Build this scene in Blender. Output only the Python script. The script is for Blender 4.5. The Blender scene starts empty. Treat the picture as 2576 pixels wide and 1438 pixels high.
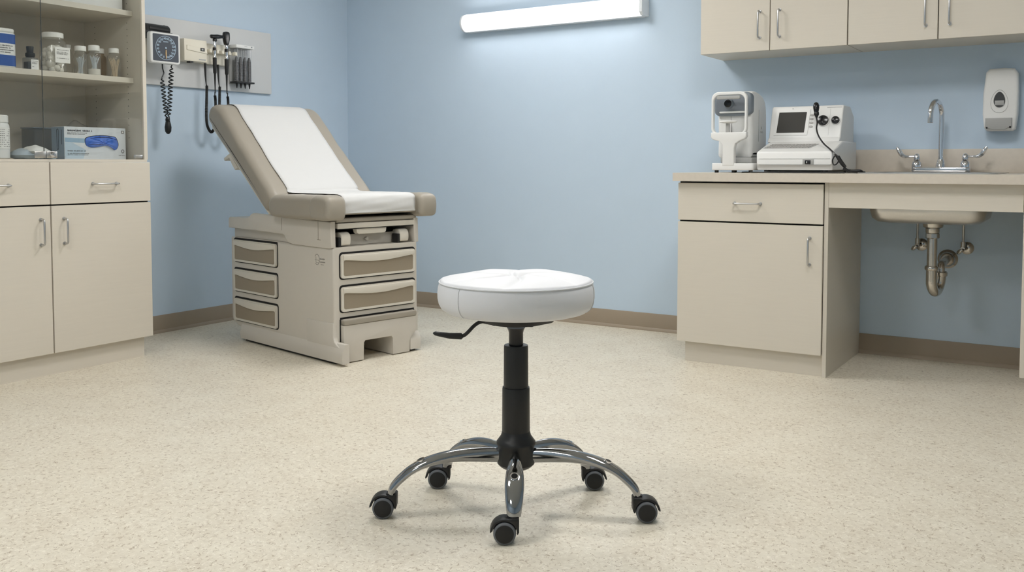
import bpy, bmesh, math, random
from mathutils import Vector, Matrix
PI = math.pi
random.seed(7)
scene = bpy.context.scene
COL = scene.collection
WM = {}           # world matrix of every thing / part
V = Vector

# ------------------------------------------------------------------ materials
def mat(name, col, rough=.5, metal=0., spec=.5, coat=0., noise=0., nscale=40., bump=0., bscale=200., trans=0., alpha=1., ior=1.45, sheen=0., sss=0.):
    m = bpy.data.materials.new(name); m.use_nodes = True
    nt = m.node_tree; b = nt.nodes['Principled BSDF']
    b.inputs['Base Color'].default_value = (*col, 1)
    b.inputs['Roughness'].default_value = rough
    b.inputs['Metallic'].default_value = metal
    b.inputs['Specular IOR Level'].default_value = spec
    b.inputs['Coat Weight'].default_value = coat
    b.inputs['Coat Roughness'].default_value = .15
    b.inputs['Transmission Weight'].default_value = trans
    b.inputs['IOR'].default_value = ior
    b.inputs['Sheen Weight'].default_value = sheen
    tc = nt.nodes.new('ShaderNodeTexCoord')
    if noise:
        n = nt.nodes.new('ShaderNodeTexNoise'); n.inputs['Scale'].default_value = nscale
        n.inputs['Detail'].default_value = 4
        nt.links.new(tc.outputs['Object'], n.inputs['Vector'])
        mx = nt.nodes.new('ShaderNodeMix'); mx.data_type = 'RGBA'
        mx.inputs[6].default_value = (*[c*(1-noise) for c in col], 1)
        mx.inputs[7].default_value = (*[min(1, c*(1+noise)) for c in col], 1)
        nt.links.new(n.outputs['Fac'], mx.inputs[0]); nt.links.new(mx.outputs[2], b.inputs['Base Color'])
    if bump:
        n2 = nt.nodes.new('ShaderNodeTexNoise'); n2.inputs['Scale'].default_value = bscale
        nt.links.new(tc.outputs['Object'], n2.inputs['Vector'])
        bp = nt.nodes.new('ShaderNodeBump'); bp.inputs['Strength'].default_value = bump
        bp.inputs['Distance'].default_value = .002
        nt.links.new(n2.outputs['Fac'], bp.inputs['Height']); nt.links.new(bp.outputs[0], b.inputs['Normal'])
    return m
def srgb(r, g, b):
    return tuple(((c/255+.055)/1.055)**2.4 if c > 10 else c/255/12.92 for c in (r, g, b))
def emit(name, col, s):
    m = bpy.data.materials.new(name); m.use_nodes = True; nt = m.node_tree
    nt.nodes.clear(); o = nt.nodes.new('ShaderNodeOutputMaterial'); e = nt.nodes.new('ShaderNodeEmission')
    e.inputs[0].default_value = (*col, 1); e.inputs[1].default_value = s
    nt.links.new(e.outputs[0], o.inputs[0]); return m
def thinglass(name, tint, refl_rough=.02, f0=1.5, body=0.0, bodycol=(.8,.8,.8)):
    m = bpy.data.materials.new(name); m.use_nodes = True; nt = m.node_tree; nt.nodes.clear()
    o = nt.nodes.new('ShaderNodeOutputMaterial'); t = nt.nodes.new('ShaderNodeBsdfTransparent')
    t.inputs[0].default_value = (*tint, 1)
    g = nt.nodes.new('ShaderNodeBsdfGlossy'); g.inputs['Roughness'].default_value = refl_rough
    fr = nt.nodes.new('ShaderNodeFresnel'); gm = nt.nodes.new('ShaderNodeNewGeometry')
    mr = nt.nodes.new('ShaderNodeMapRange'); mr.inputs[3].default_value = f0; mr.inputs[4].default_value = 1/f0   # same index on both faces of the pane
    nt.links.new(gm.outputs['Backfacing'], mr.inputs[0]); nt.links.new(mr.outputs[0], fr.inputs[0])
    mx = nt.nodes.new('ShaderNodeMixShader')
    nt.links.new(fr.outputs[0], mx.inputs[0]); nt.links.new(t.outputs[0], mx.inputs[1]); nt.links.new(g.outputs[0], mx.inputs[2])
    last = mx
    if body:
        d = nt.nodes.new('ShaderNodeBsdfDiffuse'); d.inputs[0].default_value = (*bodycol, 1)
        m2 = nt.nodes.new('ShaderNodeMixShader'); m2.inputs[0].default_value = body
        nt.links.new(mx.outputs[0], m2.inputs[1]); nt.links.new(d.outputs[0], m2.inputs[2]); last = m2
    nt.links.new(last.outputs[0], o.inputs[0]); return m

def floor_material():
    m = bpy.data.materials.new('speckled vinyl floor'); m.use_nodes = True; nt = m.node_tree
    N = nt.nodes; L = nt.links; b = N['Principled BSDF']
    tc = N.new('ShaderNodeTexCoord')
    mp = N.new('ShaderNodeMapping'); mp.inputs['Rotation'].default_value = (0, 0, .5); mp.inputs['Scale'].default_value = (1, 1, 1)
    L.new(tc.outputs['Object'], mp.inputs[0])
    def noise(scale, detail=3, dist=0., off=0.):
        n = N.new('ShaderNodeTexNoise'); n.inputs['Scale'].default_value = scale; n.inputs['Detail'].default_value = detail
        n.inputs['Distortion'].default_value = dist
        if off:
            a = N.new('ShaderNodeVectorMath'); a.operation = 'ADD'; a.inputs[1].default_value = (off, off*1.7, 0)
            L.new(mp.outputs[0], a.inputs[0]); L.new(a.outputs[0], n.inputs['Vector'])
        else: L.new(mp.outputs[0], n.inputs['Vector'])
        return n.outputs['Fac']
    def ramp(src, stops):
        r = N.new('ShaderNodeValToRGB'); L.new(src, r.inputs[0])
        e = r.color_ramp.elements
        while len(e) < len(stops): e.new(.5)
        for i, (p, v) in enumerate(stops): e[i].position = p; e[i].color = (v, v, v, 1)
        return r.outputs[0]
    def mul(a, c):
        x = N.new('ShaderNodeMath'); x.operation = 'MULTIPLY'; L.new(a, x.inputs[0])
        if isinstance(c, float): x.inputs[1].default_value = c
        else: L.new(c, x.inputs[1])
        return x.outputs[0]
    def mixc(f, a, c):
        x = N.new('ShaderNodeMix'); x.data_type = 'RGBA'
        if isinstance(f, float): x.inputs[0].default_value = f
        else: L.new(f, x.inputs[0])
        for k, s in ((6, a), (7, c)):
            if isinstance(s, tuple): x.inputs[k].default_value = (*s, 1)
            else: L.new(s, x.inputs[k])
        return x.outputs[2]
    base = mixc(ramp(noise(7, 4), [(.35, 0), (.65, 1)]), FLOOR_A, FLOOR_B)
    mott = ramp(noise(60, 3, .5, 3.), [(.38, 0), (.62, 1)])
    base = mixc(mul(mott, .55), base, FLOOR_C)
    worm = ramp(noise(52, 2, .6, 26.), [(.465, 0), (.49, 1), (.51, 1), (.535, 0)])
    gate = ramp(noise(60, 2, 0, 23.), [(.49, 0), (.56, 1)])
    base = mixc(mul(mul(worm, gate), .68), base, FLOOR_D)
    worm2 = ramp(noise(60, 2, .6, 31.), [(.46, 0), (.49, 1), (.51, 1), (.54, 0)])
    gate2 = ramp(noise(50, 2, 0, 41.), [(.47, 0), (.54, 1)])
    base = mixc(mul(mul(worm2, gate2), .72), base, FLOOR_E)
    L.new(base, b.inputs['Base Color'])
    b.inputs['Roughness'].default_value = .42
    b.inputs['Specular IOR Level'].default_value = .38
    bp = N.new('ShaderNodeBump'); bp.inputs['Strength'].default_value = .12; bp.inputs['Distance'].default_value = .001
    L.new(noise(90, 2, .8), bp.inputs['Height']); L.new(bp.outputs[0], b.inputs['Normal'])
    return m
FLOOR_A = srgb(205, 196, 178); FLOOR_B = srgb(214, 207, 190); FLOOR_C = srgb(222, 215, 198)
FLOOR_D = srgb(146, 128, 106); FLOOR_E = srgb(233, 227, 212)

def laminate(name, col, grain=.03, rough=.42):
    m = mat(name, col, rough, spec=.35)
    nt = m.node_tree; N = nt.nodes; L = nt.links; b = N['Principled BSDF']
    tc = N.new('ShaderNodeTexCoord'); mp = N.new('ShaderNodeMapping'); mp.inputs['Scale'].default_value = (6, 6, 160)
    L.new(tc.outputs['Object'], mp.inputs[0])
    n = N.new('ShaderNodeTexNoise'); n.inputs['Scale'].default_value = 1; n.inputs['Detail'].default_value = 3
    L.new(mp.outputs[0], n.inputs['Vector'])
    mx = N.new('ShaderNodeMix'); mx.data_type = 'RGBA'
    mx.inputs[6].default_value = (*[c*(1-grain) for c in col], 1); mx.inputs[7].default_value = (*[c*(1+grain) for c in col], 1)
    L.new(n.outputs['Fac'], mx.inputs[0]); L.new(mx.outputs[2], b.inputs['Base Color'])
    return m

WALLC = srgb(192, 209, 225)
m_wall = mat('blue wall paint', WALLC, .75, spec=.2, noise=.02, nscale=8, bump=.15, bscale=350)
m_ceil = mat('white ceiling paint', srgb(225, 224, 220), .85, spec=.2, noise=.02, nscale=30)
m_floor = floor_material()
m_base = mat('taupe vinyl baseboard', srgb(152, 138, 120), .5, noise=.03, nscale=20)
m_cab = laminate('cream laminate', srgb(211, 204, 191))
m_cabin = laminate('cream laminate interior', srgb(188, 180, 165), rough=.6)
m_counter = mat('mottled beige laminate worktop', srgb(206, 197, 184), .35, noise=.07, nscale=45)
m_gap = mat('dark seam and gap shade', (.012, .011, .01), .8)  # near-black for seams; also stands in for shade in gaps and openings
m_nickel = mat('brushed nickel', (.55, .55, .55), .32, metal=1., noise=.05, nscale=90)
m_legchrome = mat('chrome darkened for reflections', (.36, .365, .375), .07, metal=1., noise=.01, nscale=5)  # darkened copy of the chrome: dark reflections put into its colour
m_chrome = mat('polished chrome', (.78, .78, .8), .06, metal=1., noise=.01, nscale=5)
m_steel = mat('stainless steel', (.60, .585, .56), .3, metal=1., noise=.05, nscale=120)
m_pipe = mat('aged chrome pipe', (.55, .52, .48), .16, metal=1., noise=.08, nscale=60)
m_black = mat('black plastic', (.012, .012, .012), .45, noise=.2, nscale=150)
m_blackgloss = mat('glossy black plastic', (.010, .010, .011), .22, noise=.1, nscale=60)
m_blackmetal = mat('black powder-coated metal', (.014, .014, .014), .42, noise=.1, nscale=200, bump=.05)
m_grey = mat('grey rubber tread', srgb(98, 101, 105), .55, noise=.05)
m_vinylw = mat('white upholstery vinyl', srgb(219, 220, 223), .5, spec=.25, noise=.01, nscale=300, bump=.06, bscale=500)
m_stitch = mat('white stitching thread', srgb(205, 206, 208), .7, noise=.05)
m_taupe = mat('taupe upholstery vinyl', srgb(158, 151, 139), .4, spec=.4, noise=.02, nscale=300, bump=.06, bscale=600)
m_taupeseam = mat('taupe seam', srgb(120, 110, 97), .7, noise=.02)
m_tbody = mat('warm grey moulded plastic', srgb(202, 196, 186), .45, noise=.01, nscale=50)
m_tlight = mat('pale warm grey drawer plastic', srgb(212, 206, 194), .4, noise=.01, nscale=50)
m_tpanel = mat('taupe drawer inset', srgb(150, 138, 120), .5, noise=.02, nscale=80)
m_paper = mat('white exam paper', srgb(207, 207, 206), .8, spec=.1, noise=.01, nscale=20, bump=.15, bscale=40)
m_white = mat('white plastic', srgb(228, 228, 226), .38, noise=.01, nscale=50)
m_offw = mat('ivory plastic', srgb(226, 220, 204), .42, noise=.01, nscale=50)
m_board = mat('pale grey wall board', srgb(205, 206, 206), .45, noise=.01, nscale=20)
m_dgrey = mat('blue grey plastic', srgb(122, 130, 138), .4, noise=.02, nscale=40)
m_mgrey = mat('mid grey plastic', srgb(168, 168, 166), .45, noise=.02, nscale=40)
m_face = mat('grey measuring face', srgb(122, 128, 136), .4, noise=.02)
m_screen = mat('dark display glass', srgb(66, 65, 63), .18, noise=.03, nscale=200)
m_key = mat('light grey keys', srgb(168, 166, 163), .5, noise=.02)
m_dial = mat('slate dial face', srgb(62, 68, 78), .4, noise=.06, nscale=25)
m_mark = mat('pale blue dial print', srgb(178, 200, 218), .5, noise=.02)
m_gold = mat('brass needle', srgb(200, 165, 115), .35, metal=.5, noise=.05)
m_fabric = mat('black cuff fabric', (.032, .031, .031), .9, noise=.3, nscale=80, bump=.3, bscale=300, sheen=.2)
m_spec = mat('dark grey specula', srgb(62, 62, 64), .3, noise=.1, nscale=30)
m_clear = thinglass('clear plastic', (.93, .94, .95), .06, 1.45, .08)
m_glass = thinglass('cabinet glass', (.955, .965, .96), .01, 1.5)
m_jar = thinglass('jar glass', (.90, .90, .88), .04, 1.5, .07)
m_brown = thinglass('amber glass', (.72, .62, .48), .04, 1.5, .10, srgb(150, 125, 95))
m_smoke = thinglass('smoked clear plastic', (.78, .79, .79), .08, 1.45, .15, (.33, .33, .33))
m_glassedge = mat('dark glass edge', srgb(84, 88, 88), .2, noise=.05)
m_cotton = mat('white cotton', srgb(236, 233, 226), .95, spec=.05, noise=.03, nscale=60, bump=.5, bscale=120)
m_lid = mat('white ribbed lid', srgb(232, 231, 227), .5, noise=.02)
m_label = mat('white paper label', srgb(236, 235, 232), .7, spec=.1, noise=.01)
m_print = mat('grey label print', srgb(120, 118, 118), .8, spec=.1, noise=.05)
m_printd = mat('dark label print', srgb(60, 60, 64), .8, spec=.1, noise=.05)
m_blue = mat('royal blue label', srgb(42, 84, 158), .45, noise=.06, nscale=60)
m_glove = mat('blue nitrile glove', srgb(66, 112, 205), .5, noise=.12, nscale=50)
m_navy = mat('navy shaded fold', srgb(32, 62, 125), .55, noise=.1, nscale=50)
m_gbox = mat('pale grey carton', srgb(214, 218, 222), .55, noise=.01)
m_gboxb = mat('pale blue carton print', srgb(150, 178, 200), .55, noise=.02)
m_gboxl = mat('faint blue carton print', srgb(186, 204, 218), .55, noise=.02)
m_gboxs = mat('grey blue carton side', srgb(142, 158, 174), .55, noise=.02)
m_wood = mat('pale birch sticks', srgb(222, 202, 172), .7, noise=.06, nscale=60)
m_swab = mat('pale blue white sticks', srgb(206, 214, 222), .5, noise=.05, nscale=60)
m_bag = mat('milky plastic film', srgb(190, 202, 212), .25, noise=.1, nscale=30, bump=.4, bscale=60)
m_bagw = mat('folded white gauze', srgb(232, 232, 228), .8, noise=.04, nscale=60, bump=.4, bscale=90)
m_lens = emit('glowing lamp diffuser', (1., .97, .95), 17.)
m_trof = emit('glowing ceiling diffuser', (1., .985, .965), 26.5)
m_lampwhite = mat('white lamp housing', srgb(226, 230, 234), .4, noise=.01)
m_logo = mat('grey logo print', srgb(132, 128, 122), .6, noise=.05)

# ------------------------------------------------------------------ geometry helpers
def XYZ(o=(0, 0, 0), a=(1, 0, 0), b=(0, 1, 0), t=(0, 0, 1)):
    """matrix that maps profile axis a, profile axis b and extrusion axis t"""
    m = Matrix.Identity(4)
    for i, v in enumerate((a, b, t)):
        for k in range(3): m[k][i] = v[k]
    for k in range(3): m[k][3] = o[k]
    return m
XZ = lambda y=0: XYZ((0, y, 0), (1, 0, 0), (0, 0, 1), (0, 1, 0))     # profile in x,z extruded along +y
YZ = lambda x=0: XYZ((x, 0, 0), (0, 1, 0), (0, 0, 1), (1, 0, 0))     # profile in y,z extruded along +x
XYp = lambda z=0: XYZ((0, 0, z))

def rrect(x0, y0, x1, y1, r=.01, n=4, sub=0):
    pts = []
    for cx, cy, a0 in ((x1-r, y0+r, -PI/2), (x1-r, y1-r, 0), (x0+r, y1-r, PI/2), (x0+r, y0+r, PI)):
        for i in range(n+1):
            a = a0+PI/2*i/n; pts.append((cx+r*math.cos(a), cy+r*math.sin(a)))
    if sub:
        out = []
        for i in range(len(pts)):
            p, q = pts[i], pts[(i+1) % len(pts)]
            d = math.hypot(q[0]-p[0], q[1]-p[1]); out.append(p)
            if d > 1.5*r+1e-6 or d > .05:
                for k in range(1, sub): out.append((p[0]+(q[0]-p[0])*k/sub, p[1]+(q[1]-p[1])*k/sub))
        pts = out
    return pts
def circ(cx, cy, r, n=24, ry=None):
    return [(cx+r*math.cos(2*PI*i/n), cy+(ry or r)*math.sin(2*PI*i/n)) for i in range(n)]
def catmull(pts, n=6, closed=True):
    out = []; L = len(pts)
    rng = range(L) if closed else range(L-1)
    for i in rng:
        g = (lambda k: pts[k % L]) if closed else (lambda k: pts[max(0, min(L-1, k))])
        p0, p1, p2, p3 = g(i-1), g(i), g(i+1), g(i+2)
        for k in range(n):
            t = k/n
            out.append(tuple(.5*((2*p1[d])+(-p0[d]+p2[d])*t+(2*p0[d]-5*p1[d]+4*p2[d]-p3[d])*t*t+(-p0[d]+3*p1[d]-3*p2[d]+p3[d])*t**3) for d in range(len(p1))))
    if not closed: out.append(tuple(pts[-1]))
    return out
def area2(p): return sum(p[i][0]*p[(i+1) % len(p)][1]-p[(i+1) % len(p)][0]*p[i][1] for i in range(len(p)))
def inset(p, d):
    s = 1 if area2(p) > 0 else -1; out = []; L = len(p)
    for i in range(L):
        a, b, c = V(p[i-1]), V(p[i]), V(p[(i+1) % L])
        e1 = (b-a); e2 = (c-b)
        if e1.length < 1e-9: e1 = e2
        if e2.length < 1e-9: e2 = e1
        e1 = e1.normalized(); e2 = e2.normalized()
        n1 = V((-e1.y, e1.x))*s; n2 = V((-e2.y, e2.x))*s; nn = n1+n2
        if nn.length < 1e-6: nn = n1
        nn.normalize(); k = max(.5, nn.dot(n1)); out.append(tuple(b+nn*(d/k)))
    return out

class MB:
    def __init__(s): s.bm = bmesh.new()
    def _loops(s, loops, closed=True, cap0=True, cap1=True):
        vs = [[s.bm.verts.new(p) for p in lp] for lp in loops]
        n = len(vs[0])
        for i in range(len(vs)-1):
            for k in range(n if closed else n-1):
                a, b, c, d = vs[i][k], vs[i][(k+1) % n], vs[i+1][(k+1) % n], vs[i+1][k]
                try: s.bm.faces.new((a, b, c, d))
                except ValueError: pass
        if closed and cap0: s.bm.faces.new(list(reversed(vs[0])))
        if closed and cap1: s.bm.faces.new(vs[-1])
        return s
    def ext(s, prof, t0, t1, M=None, r=0, seg=3):
        """extrude a closed profile from t0 to t1; r rounds both end rims"""
        M = M or Matrix.Identity(4)
        lv = []
        if r:
            for k in range(seg+1):
                a = PI/2*k/seg; lv.append((t0+r*(1-math.sin(a)), r*(1-math.cos(a))))
            lv = lv[::-1] if False else lv
            lo = [(t0+r*(1-math.cos(a)), r*(1-math.sin(a))) for a in [PI/2*k/seg for k in range(seg+1)]]
            lv = lo+[(t1-(t-t0), d) for t, d in reversed(lo)]
        else: lv = [(t0, 0), (t1, 0)]
        loops = []
        for t, d in lv:
            q = inset(prof, d) if d > 1e-7 else prof
            loops.append([M @ V((x, y, t)) for x, y in q])
        return s._loops(loops)
    def box(s, x0, x1, y0, y1, z0, z1, r=0, seg=2):
        if x1 < x0: x0, x1 = x1, x0
        if y1 < y0: y0, y1 = y1, y0
        if z1 < z0: z0, z1 = z1, z0
        tmp = bmesh.new(); bmesh.ops.create_cube(tmp, size=1)
        for v in tmp.verts: v.co = V(((x0+x1)/2+v.co.x*(x1-x0), (y0+y1)/2+v.co.y*(y1-y0), (z0+z1)/2+v.co.z*(z1-z0)))
        if r: bmesh.ops.bevel(tmp, geom=tmp.edges[:], offset=min(r, .49*min(x1-x0, y1-y0, z1-z0)), segments=seg, affect='EDGES', profile=.5)
        me = bpy.data.meshes.new('t'); tmp.to_mesh(me); tmp.free(); s.bm.from_mesh(me); bpy.data.meshes.remove(me)
        return s
    def ring(s, outer, inner, t0, t1, M=None):
        M = M or Matrix.Identity(4); n = len(outer)
        P = lambda q, t: [s.bm.verts.new(M @ V((x, y, t))) for x, y in q]
        o0, o1, i0, i1 = P(outer, t0), P(outer, t1), P(inner, t0), P(inner, t1)
        for k in range(n):
            j = (k+1) % n
            for a, b in ((o0, o1), (i1, i0), (o1, i1), (i0, o0)): s.bm.faces.new((a[k], a[j], b[j], b[k]))
        return s
    def lathe(s, prof, o=(0, 0, 0), ax=(0, 0, 1), n=32, ry=1.):
        ax = V(ax).normalized(); u = ax.orthogonal().normalized()
        if abs(ax.z) > .99: u = V((1, 0, 0))
        w = ax.cross(u); o = V(o)
        loops = [[o+ax*z+(u*math.cos(2*PI*k/n)+w*ry*math.sin(2*PI*k/n))*max(r, 1e-5) for k in range(n)] for r, z in prof]
        return s._loops(loops)
    def cyl(s, p0, p1, r, n=20, r2=None, bev=0):
        p0, p1 = V(p0), V(p1); L = (p1-p0).length; r2 = r if r2 is None else r2
        pr = [(r, 0), (r2, L)] if not bev else [(r-bev, 0), (r, bev), (r2, L-bev), (r2-bev, L)]
        return s.lathe(pr, p0, p1-p0, n)
    def tube(s, pts, rad, n=10, side=None, cap=True, closedpath=False):
        pts = [V(p) for p in pts]; L = len(pts)
        rads = rad if isinstance(rad, (list, tuple)) else [rad]*L
        T = []
        for i in range(L):
            if closedpath: t = pts[(i+1) % L]-pts[i-1]
            else: t = pts[min(i+1, L-1)]-pts[max(i-1, 0)]
            T.append(t.normalized() if t.length > 1e-9 else V((0, 0, 1)))
        u = V(side).normalized() if side else T[0].orthogonal().normalized()
        loops = []
        for i in range(L):
            if side: u = V(side)
            u = (u-T[i]*u.dot(T[i])); u = u.normalized() if u.length > 1e-6 else T[i].orthogonal().normalized()
            w = T[i].cross(u); r = rads[i]; a, b = r if isinstance(r, (list, tuple)) else (r, r)
            loops.append([pts[i]+u*a*math.cos(2*PI*k/n)+w*b*math.sin(2*PI*k/n) for k in range(n)])
        if closedpath:
            loops.append(loops[0]); s._loops(loops, cap0=False, cap1=False)
            bmesh.ops.remove_doubles(s.bm, verts=s.bm.verts, dist=1e-6); return s
        return s._loops(loops, cap0=cap, cap1=cap)
    def ball(s, c, rx, ry=None, rz=None, n=20, m=12):
        ry = ry or rx; rz = rz or rx; c = V(c); loops = []
        for i in range(m+1):
            a = -PI/2+PI*i/m
            loops.append([c+V((rx*max(math.cos(a), 1e-4)*math.cos(2*PI*k/n), ry*max(math.cos(a), 1e-4)*math.sin(2*PI*k/n), rz*math.sin(a))) for k in range(n)])
        return s._loops(loops)
    def grid(s, rows, closed=False):
        return s._loops(rows, closed=closed, cap0=False, cap1=False)
    def mesh(s, me, M=None):
        b2 = bmesh.new(); b2.from_mesh(me)
        if M: b2.transform(M)
        t = bpy.data.meshes.new('t'); b2.to_mesh(t); b2.free(); s.bm.from_mesh(t); bpy.data.meshes.remove(t); return s
    def build(s, name, m, parent=None, smooth=40, local=False, fix=True):
        if fix: bmesh.ops.recalc_face_normals(s.bm, faces=s.bm.faces[:])
        me = bpy.data.meshes.new(name); s.bm.to_mesh(me); s.bm.free()
        if smooth:
            for p in me.polygons: p.use_smooth = True
            me.set_sharp_from_angle(angle=math.radians(smooth))
        me.materials.append(m)
        o = bpy.data.objects.new(name, me); COL.objects.link(o)
        if parent is not None:
            o.parent = parent; WM[o] = WM[parent]
            if not local: me.transform(WM[parent].inverted())
        else: WM[o] = Matrix.Identity(4)
        return o

def thing(name, label, cat, loc=(0, 0, 0), rz=0, group=None):
    o = bpy.data.objects.new(name, None); COL.objects.link(o)
    o.empty_display_size = .05
    o.location = loc; o.rotation_euler = (0, 0, rz)
    WM[o] = Matrix.Translation(loc) @ Matrix.Rotation(rz, 4, 'Z')
    o['label'] = label; o['category'] = cat
    if group: o['group'] = group
    return o
def tag(o, label, cat, group=None, kind=None):
    o['label'] = label; o['category'] = cat
    if group: o['group'] = group
    if kind: o['kind'] = kind
    return o
def struct(o): o['kind'] = 'structure'; return o
def lab(o, s): o['label'] = s; return o
def textmesh(s, size, bold=0.):
    cu = bpy.data.curves.new('txt', 'FONT'); cu.body = s; cu.size = size; cu.align_x = 'CENTER'; cu.align_y = 'CENTER'; cu.offset = bold*size
    cu.resolution_u = 3
    o = bpy.data.objects.new('txt', cu); COL.objects.link(o)
    bpy.context.view_layer.update()
    dg = bpy.context.evaluated_depsgraph_get()
    me = bpy.data.meshes.new_from_object(o.evaluated_get(dg))
    bpy.data.objects.remove(o); bpy.data.curves.remove(cu)
    return me
def scribble(mb, M, x0, x1, y, h, seed=1, dens=1.):
    """illegible printed line: small uneven strokes in the plane of M"""
    rnd = random.Random(seed); x = x0
    while x < x1:
        w = h*rnd.uniform(.35, .8)
        if rnd.random() < .86:
            hh = h*rnd.uniform(.55, 1.)
            mb.ext([(x, y-hh/2), (x+w*.75, y-hh/2), (x+w*.75, y-hh/2+h*.22), (x+w*.25, y+hh/2), (x, y+hh/2)], 0, .0003, M)
        x += w
    return mb

# ------------------------------------------------------------------ room
XW, YW, XR, YF, ZC = -4.546, 4.94, 2.3, -2.4, 2.62
def slab(name, x0, x1, y0, y1, z0, z1, m):
    return struct(MB().box(x0, x1, y0, y1, z0, z1).build(name, m, smooth=0))
slab('floor', XW-.1, XR+.1, YF-.1, YW+.1, -.1, 0, m_floor)
slab('ceiling', XW-.1, XR+.1, YF-.1, YW+.1, ZC, ZC+.1, m_ceil)
slab('wall_left', XW-.1, XW, YF-.1, YW+.1, 0, ZC, m_wall)
slab('wall_back', XW, XR, YW, YW+.1, 0, ZC, m_wall)
slab('wall_right', XR, XR+.1, YF-.1, YW+.1, 0, ZC, m_wall)
slab('wall_front', XW, XR, YF-.1, YF, 0, ZC, m_wall)
def baseboard(name, prof_pts, M, t0, t1):
    return struct(MB().ext(prof_pts, t0, t1, M).build(name, m_base))
bp = [(0, 0), (.016, 0), (.015, .008), (.006, .018), (.005, .098), (.003, .101), (0, .101)]
# back wall: profile a = distance from wall (-y), b = z, extruded along x
baseboard('baseboard_back', bp, XYZ((0, YW, 0), (0, -1, 0), (0, 0, 1), (1, 0, 0)), XW, -1.757)
baseboard('baseboard_niche', bp, XYZ((0, YW, 0), (0, -1, 0), (0, 0, 1), (1, 0, 0)), -1.04, -.272)
baseboard('baseboard_left', bp, XYZ((XW, 0, 0), (1, 0, 0), (0, 0, 1), (0, 1, 0)), 2.945, YW)
baseboard('baseboard_right', bp, XYZ((XR, 0, 0), (-1, 0, 0), (0, 0, 1), (0, 1, 0)), YF, YW)
baseboard('baseboard_front', bp, XYZ((0, YF, 0), (0, 1, 0), (0, 0, 1), (1, 0, 0)), XW, XR)

# ceiling troffers (out of view, inferred overhead lamps; places set to balance brightness)
TROF = [(-2.7, 3.5), (-2.35, .9), (-.7, 2.75), (-1.2, -1.2)]
WORDS = ['nearest the wall lamp', 'in front of the display cupboard', 'nearest the right cabinets', 'behind the camera']
for (x, y), wd in zip(TROF, WORDS):
    t = thing('ceiling_light', 'recessed square ceiling light panel '+wd, 'light', (x, y, ZC), group='recessed ceiling lights')
    MB().ring(rrect(x-.33, y-.33, x+.33, y+.33, .005, 1), rrect(x-.30, y-.30, x+.30, y+.30, .005, 1), ZC-.014, ZC, XYp()).build('frame', m_lampwhite, t)
    MB().box(x-.30, x+.30, y-.30, y+.30, ZC-.008, ZC-.002).build('diffuser', m_trof, t, smooth=0)

# ------------------------------------------------------------------ wall light
t = thing('wall_light', 'long glowing fluorescent light mounted on the blue back wall', 'light', (-2.86, YW, 1.815))
MB().box(-3.478, -2.246, 4.884, YW, 1.808, 1.922, .003).build('housing', m_lampwhite, t)
arc = [(4.90, 1.815)]+[(4.895-.052*math.sin(a), 1.865-.050*math.cos(a)) for a in [PI*i/14 for i in range(15)]]+[(4.90, 1.915)]
MB().ext(arc, -3.477, -2.246, XYZ((0, 0, 0), (0, 1, 0), (0, 0, 1), (1, 0, 0))).build('diffuser', m_lens, t)
arc2 = [(YW, 1.810)]+[(4.892-.055*math.sin(a), 1.865-.055*math.cos(a)) for a in [PI*i/14 for i in range(15)]]+[(YW, 1.920)]
MB().ext([(YW, 1.810), (4.86, 1.810), (4.842, 1.828), (4.842, 1.902), (4.86, 1.92), (YW, 1.920)], -2.246, -2.226, XYZ((0, 0, 0), (0, 1, 0), (0, 0, 1), (1, 0, 0)), r=.003).build('end_cap', m_lampwhite, t)
MB().ext(arc2, -3.493, -3.477, XYZ((0, 0, 0), (0, 1, 0), (0, 0, 1), (1, 0, 0)), r=.003).build('end_cap', m_lampwhite, t)

# ------------------------------------------------------------------ cabinet helpers
def pull(parent, p0, p1, out, r=.0048, d=.03, name='handle', m=None):
    p0, p1, out = V(p0), V(p1), V(out).normalized(); ax = (p1-p0).normalized()
    pts = [p0, p0+out*(d-.008), p0+out*(d-.002)+ax*.003, p0+out*d+ax*.009, p1+out*d-ax*.009, p1+out*(d-.002)-ax*.003, p1+out*(d-.008), p1]
    sd = out.cross(ax)
    mb = MB().tube(pts, [(r*.9, r)]*len(pts), 10, side=sd)
    for p in (p0, p1): mb.cyl(p, p+out*.004, r*1.7, 14)
    return mb.build(name, m or m_nickel, parent)

# left base cabinet: doors face +x
t = thing('base_cabinet', 'cream base cabinet with two drawers and two doors under the glass cupboard', 'cabinet', (-4.28, 2.41, 0))
y0, y1 = 1.885, 2.935
MB().box(XW+.004, -4.052, y0+.003, y1-.001, .10, .976).build('carcass', m_cab, t, smooth=0)
MB().box(XW+.004, -4.060, y0+.003, 2.903, 0, .10).build('toe_kick', m_cab, t, smooth=0)
MB().box(-4.0525, -4.0505, y0+.004, y1-.002, .103, .973).build('seam', m_gap, t, smooth=0)
for a, b, h in ((y0, 2.409, 1), (2.415, y1, 0)):
    dr = MB().box(-4.0505, -4.030, a, b, .784, .976, .0015).build('drawer', m_cab, t, smooth=0)
    c = 2.682 if not h else 2.158
    pull(dr, (-4.030, c-.062, .874), (-4.030, c+.062, .874), (1, 0, 0))
    do = MB().box(-4.0505, -4.030, a, b, .102, .777, .0015).build('door', m_cab, t, smooth=0)
    yy = 2.362 if h else 2.473
    pull(do, (-4.030, yy, .603), (-4.030, yy, .717), (1, 0, 0))

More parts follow.
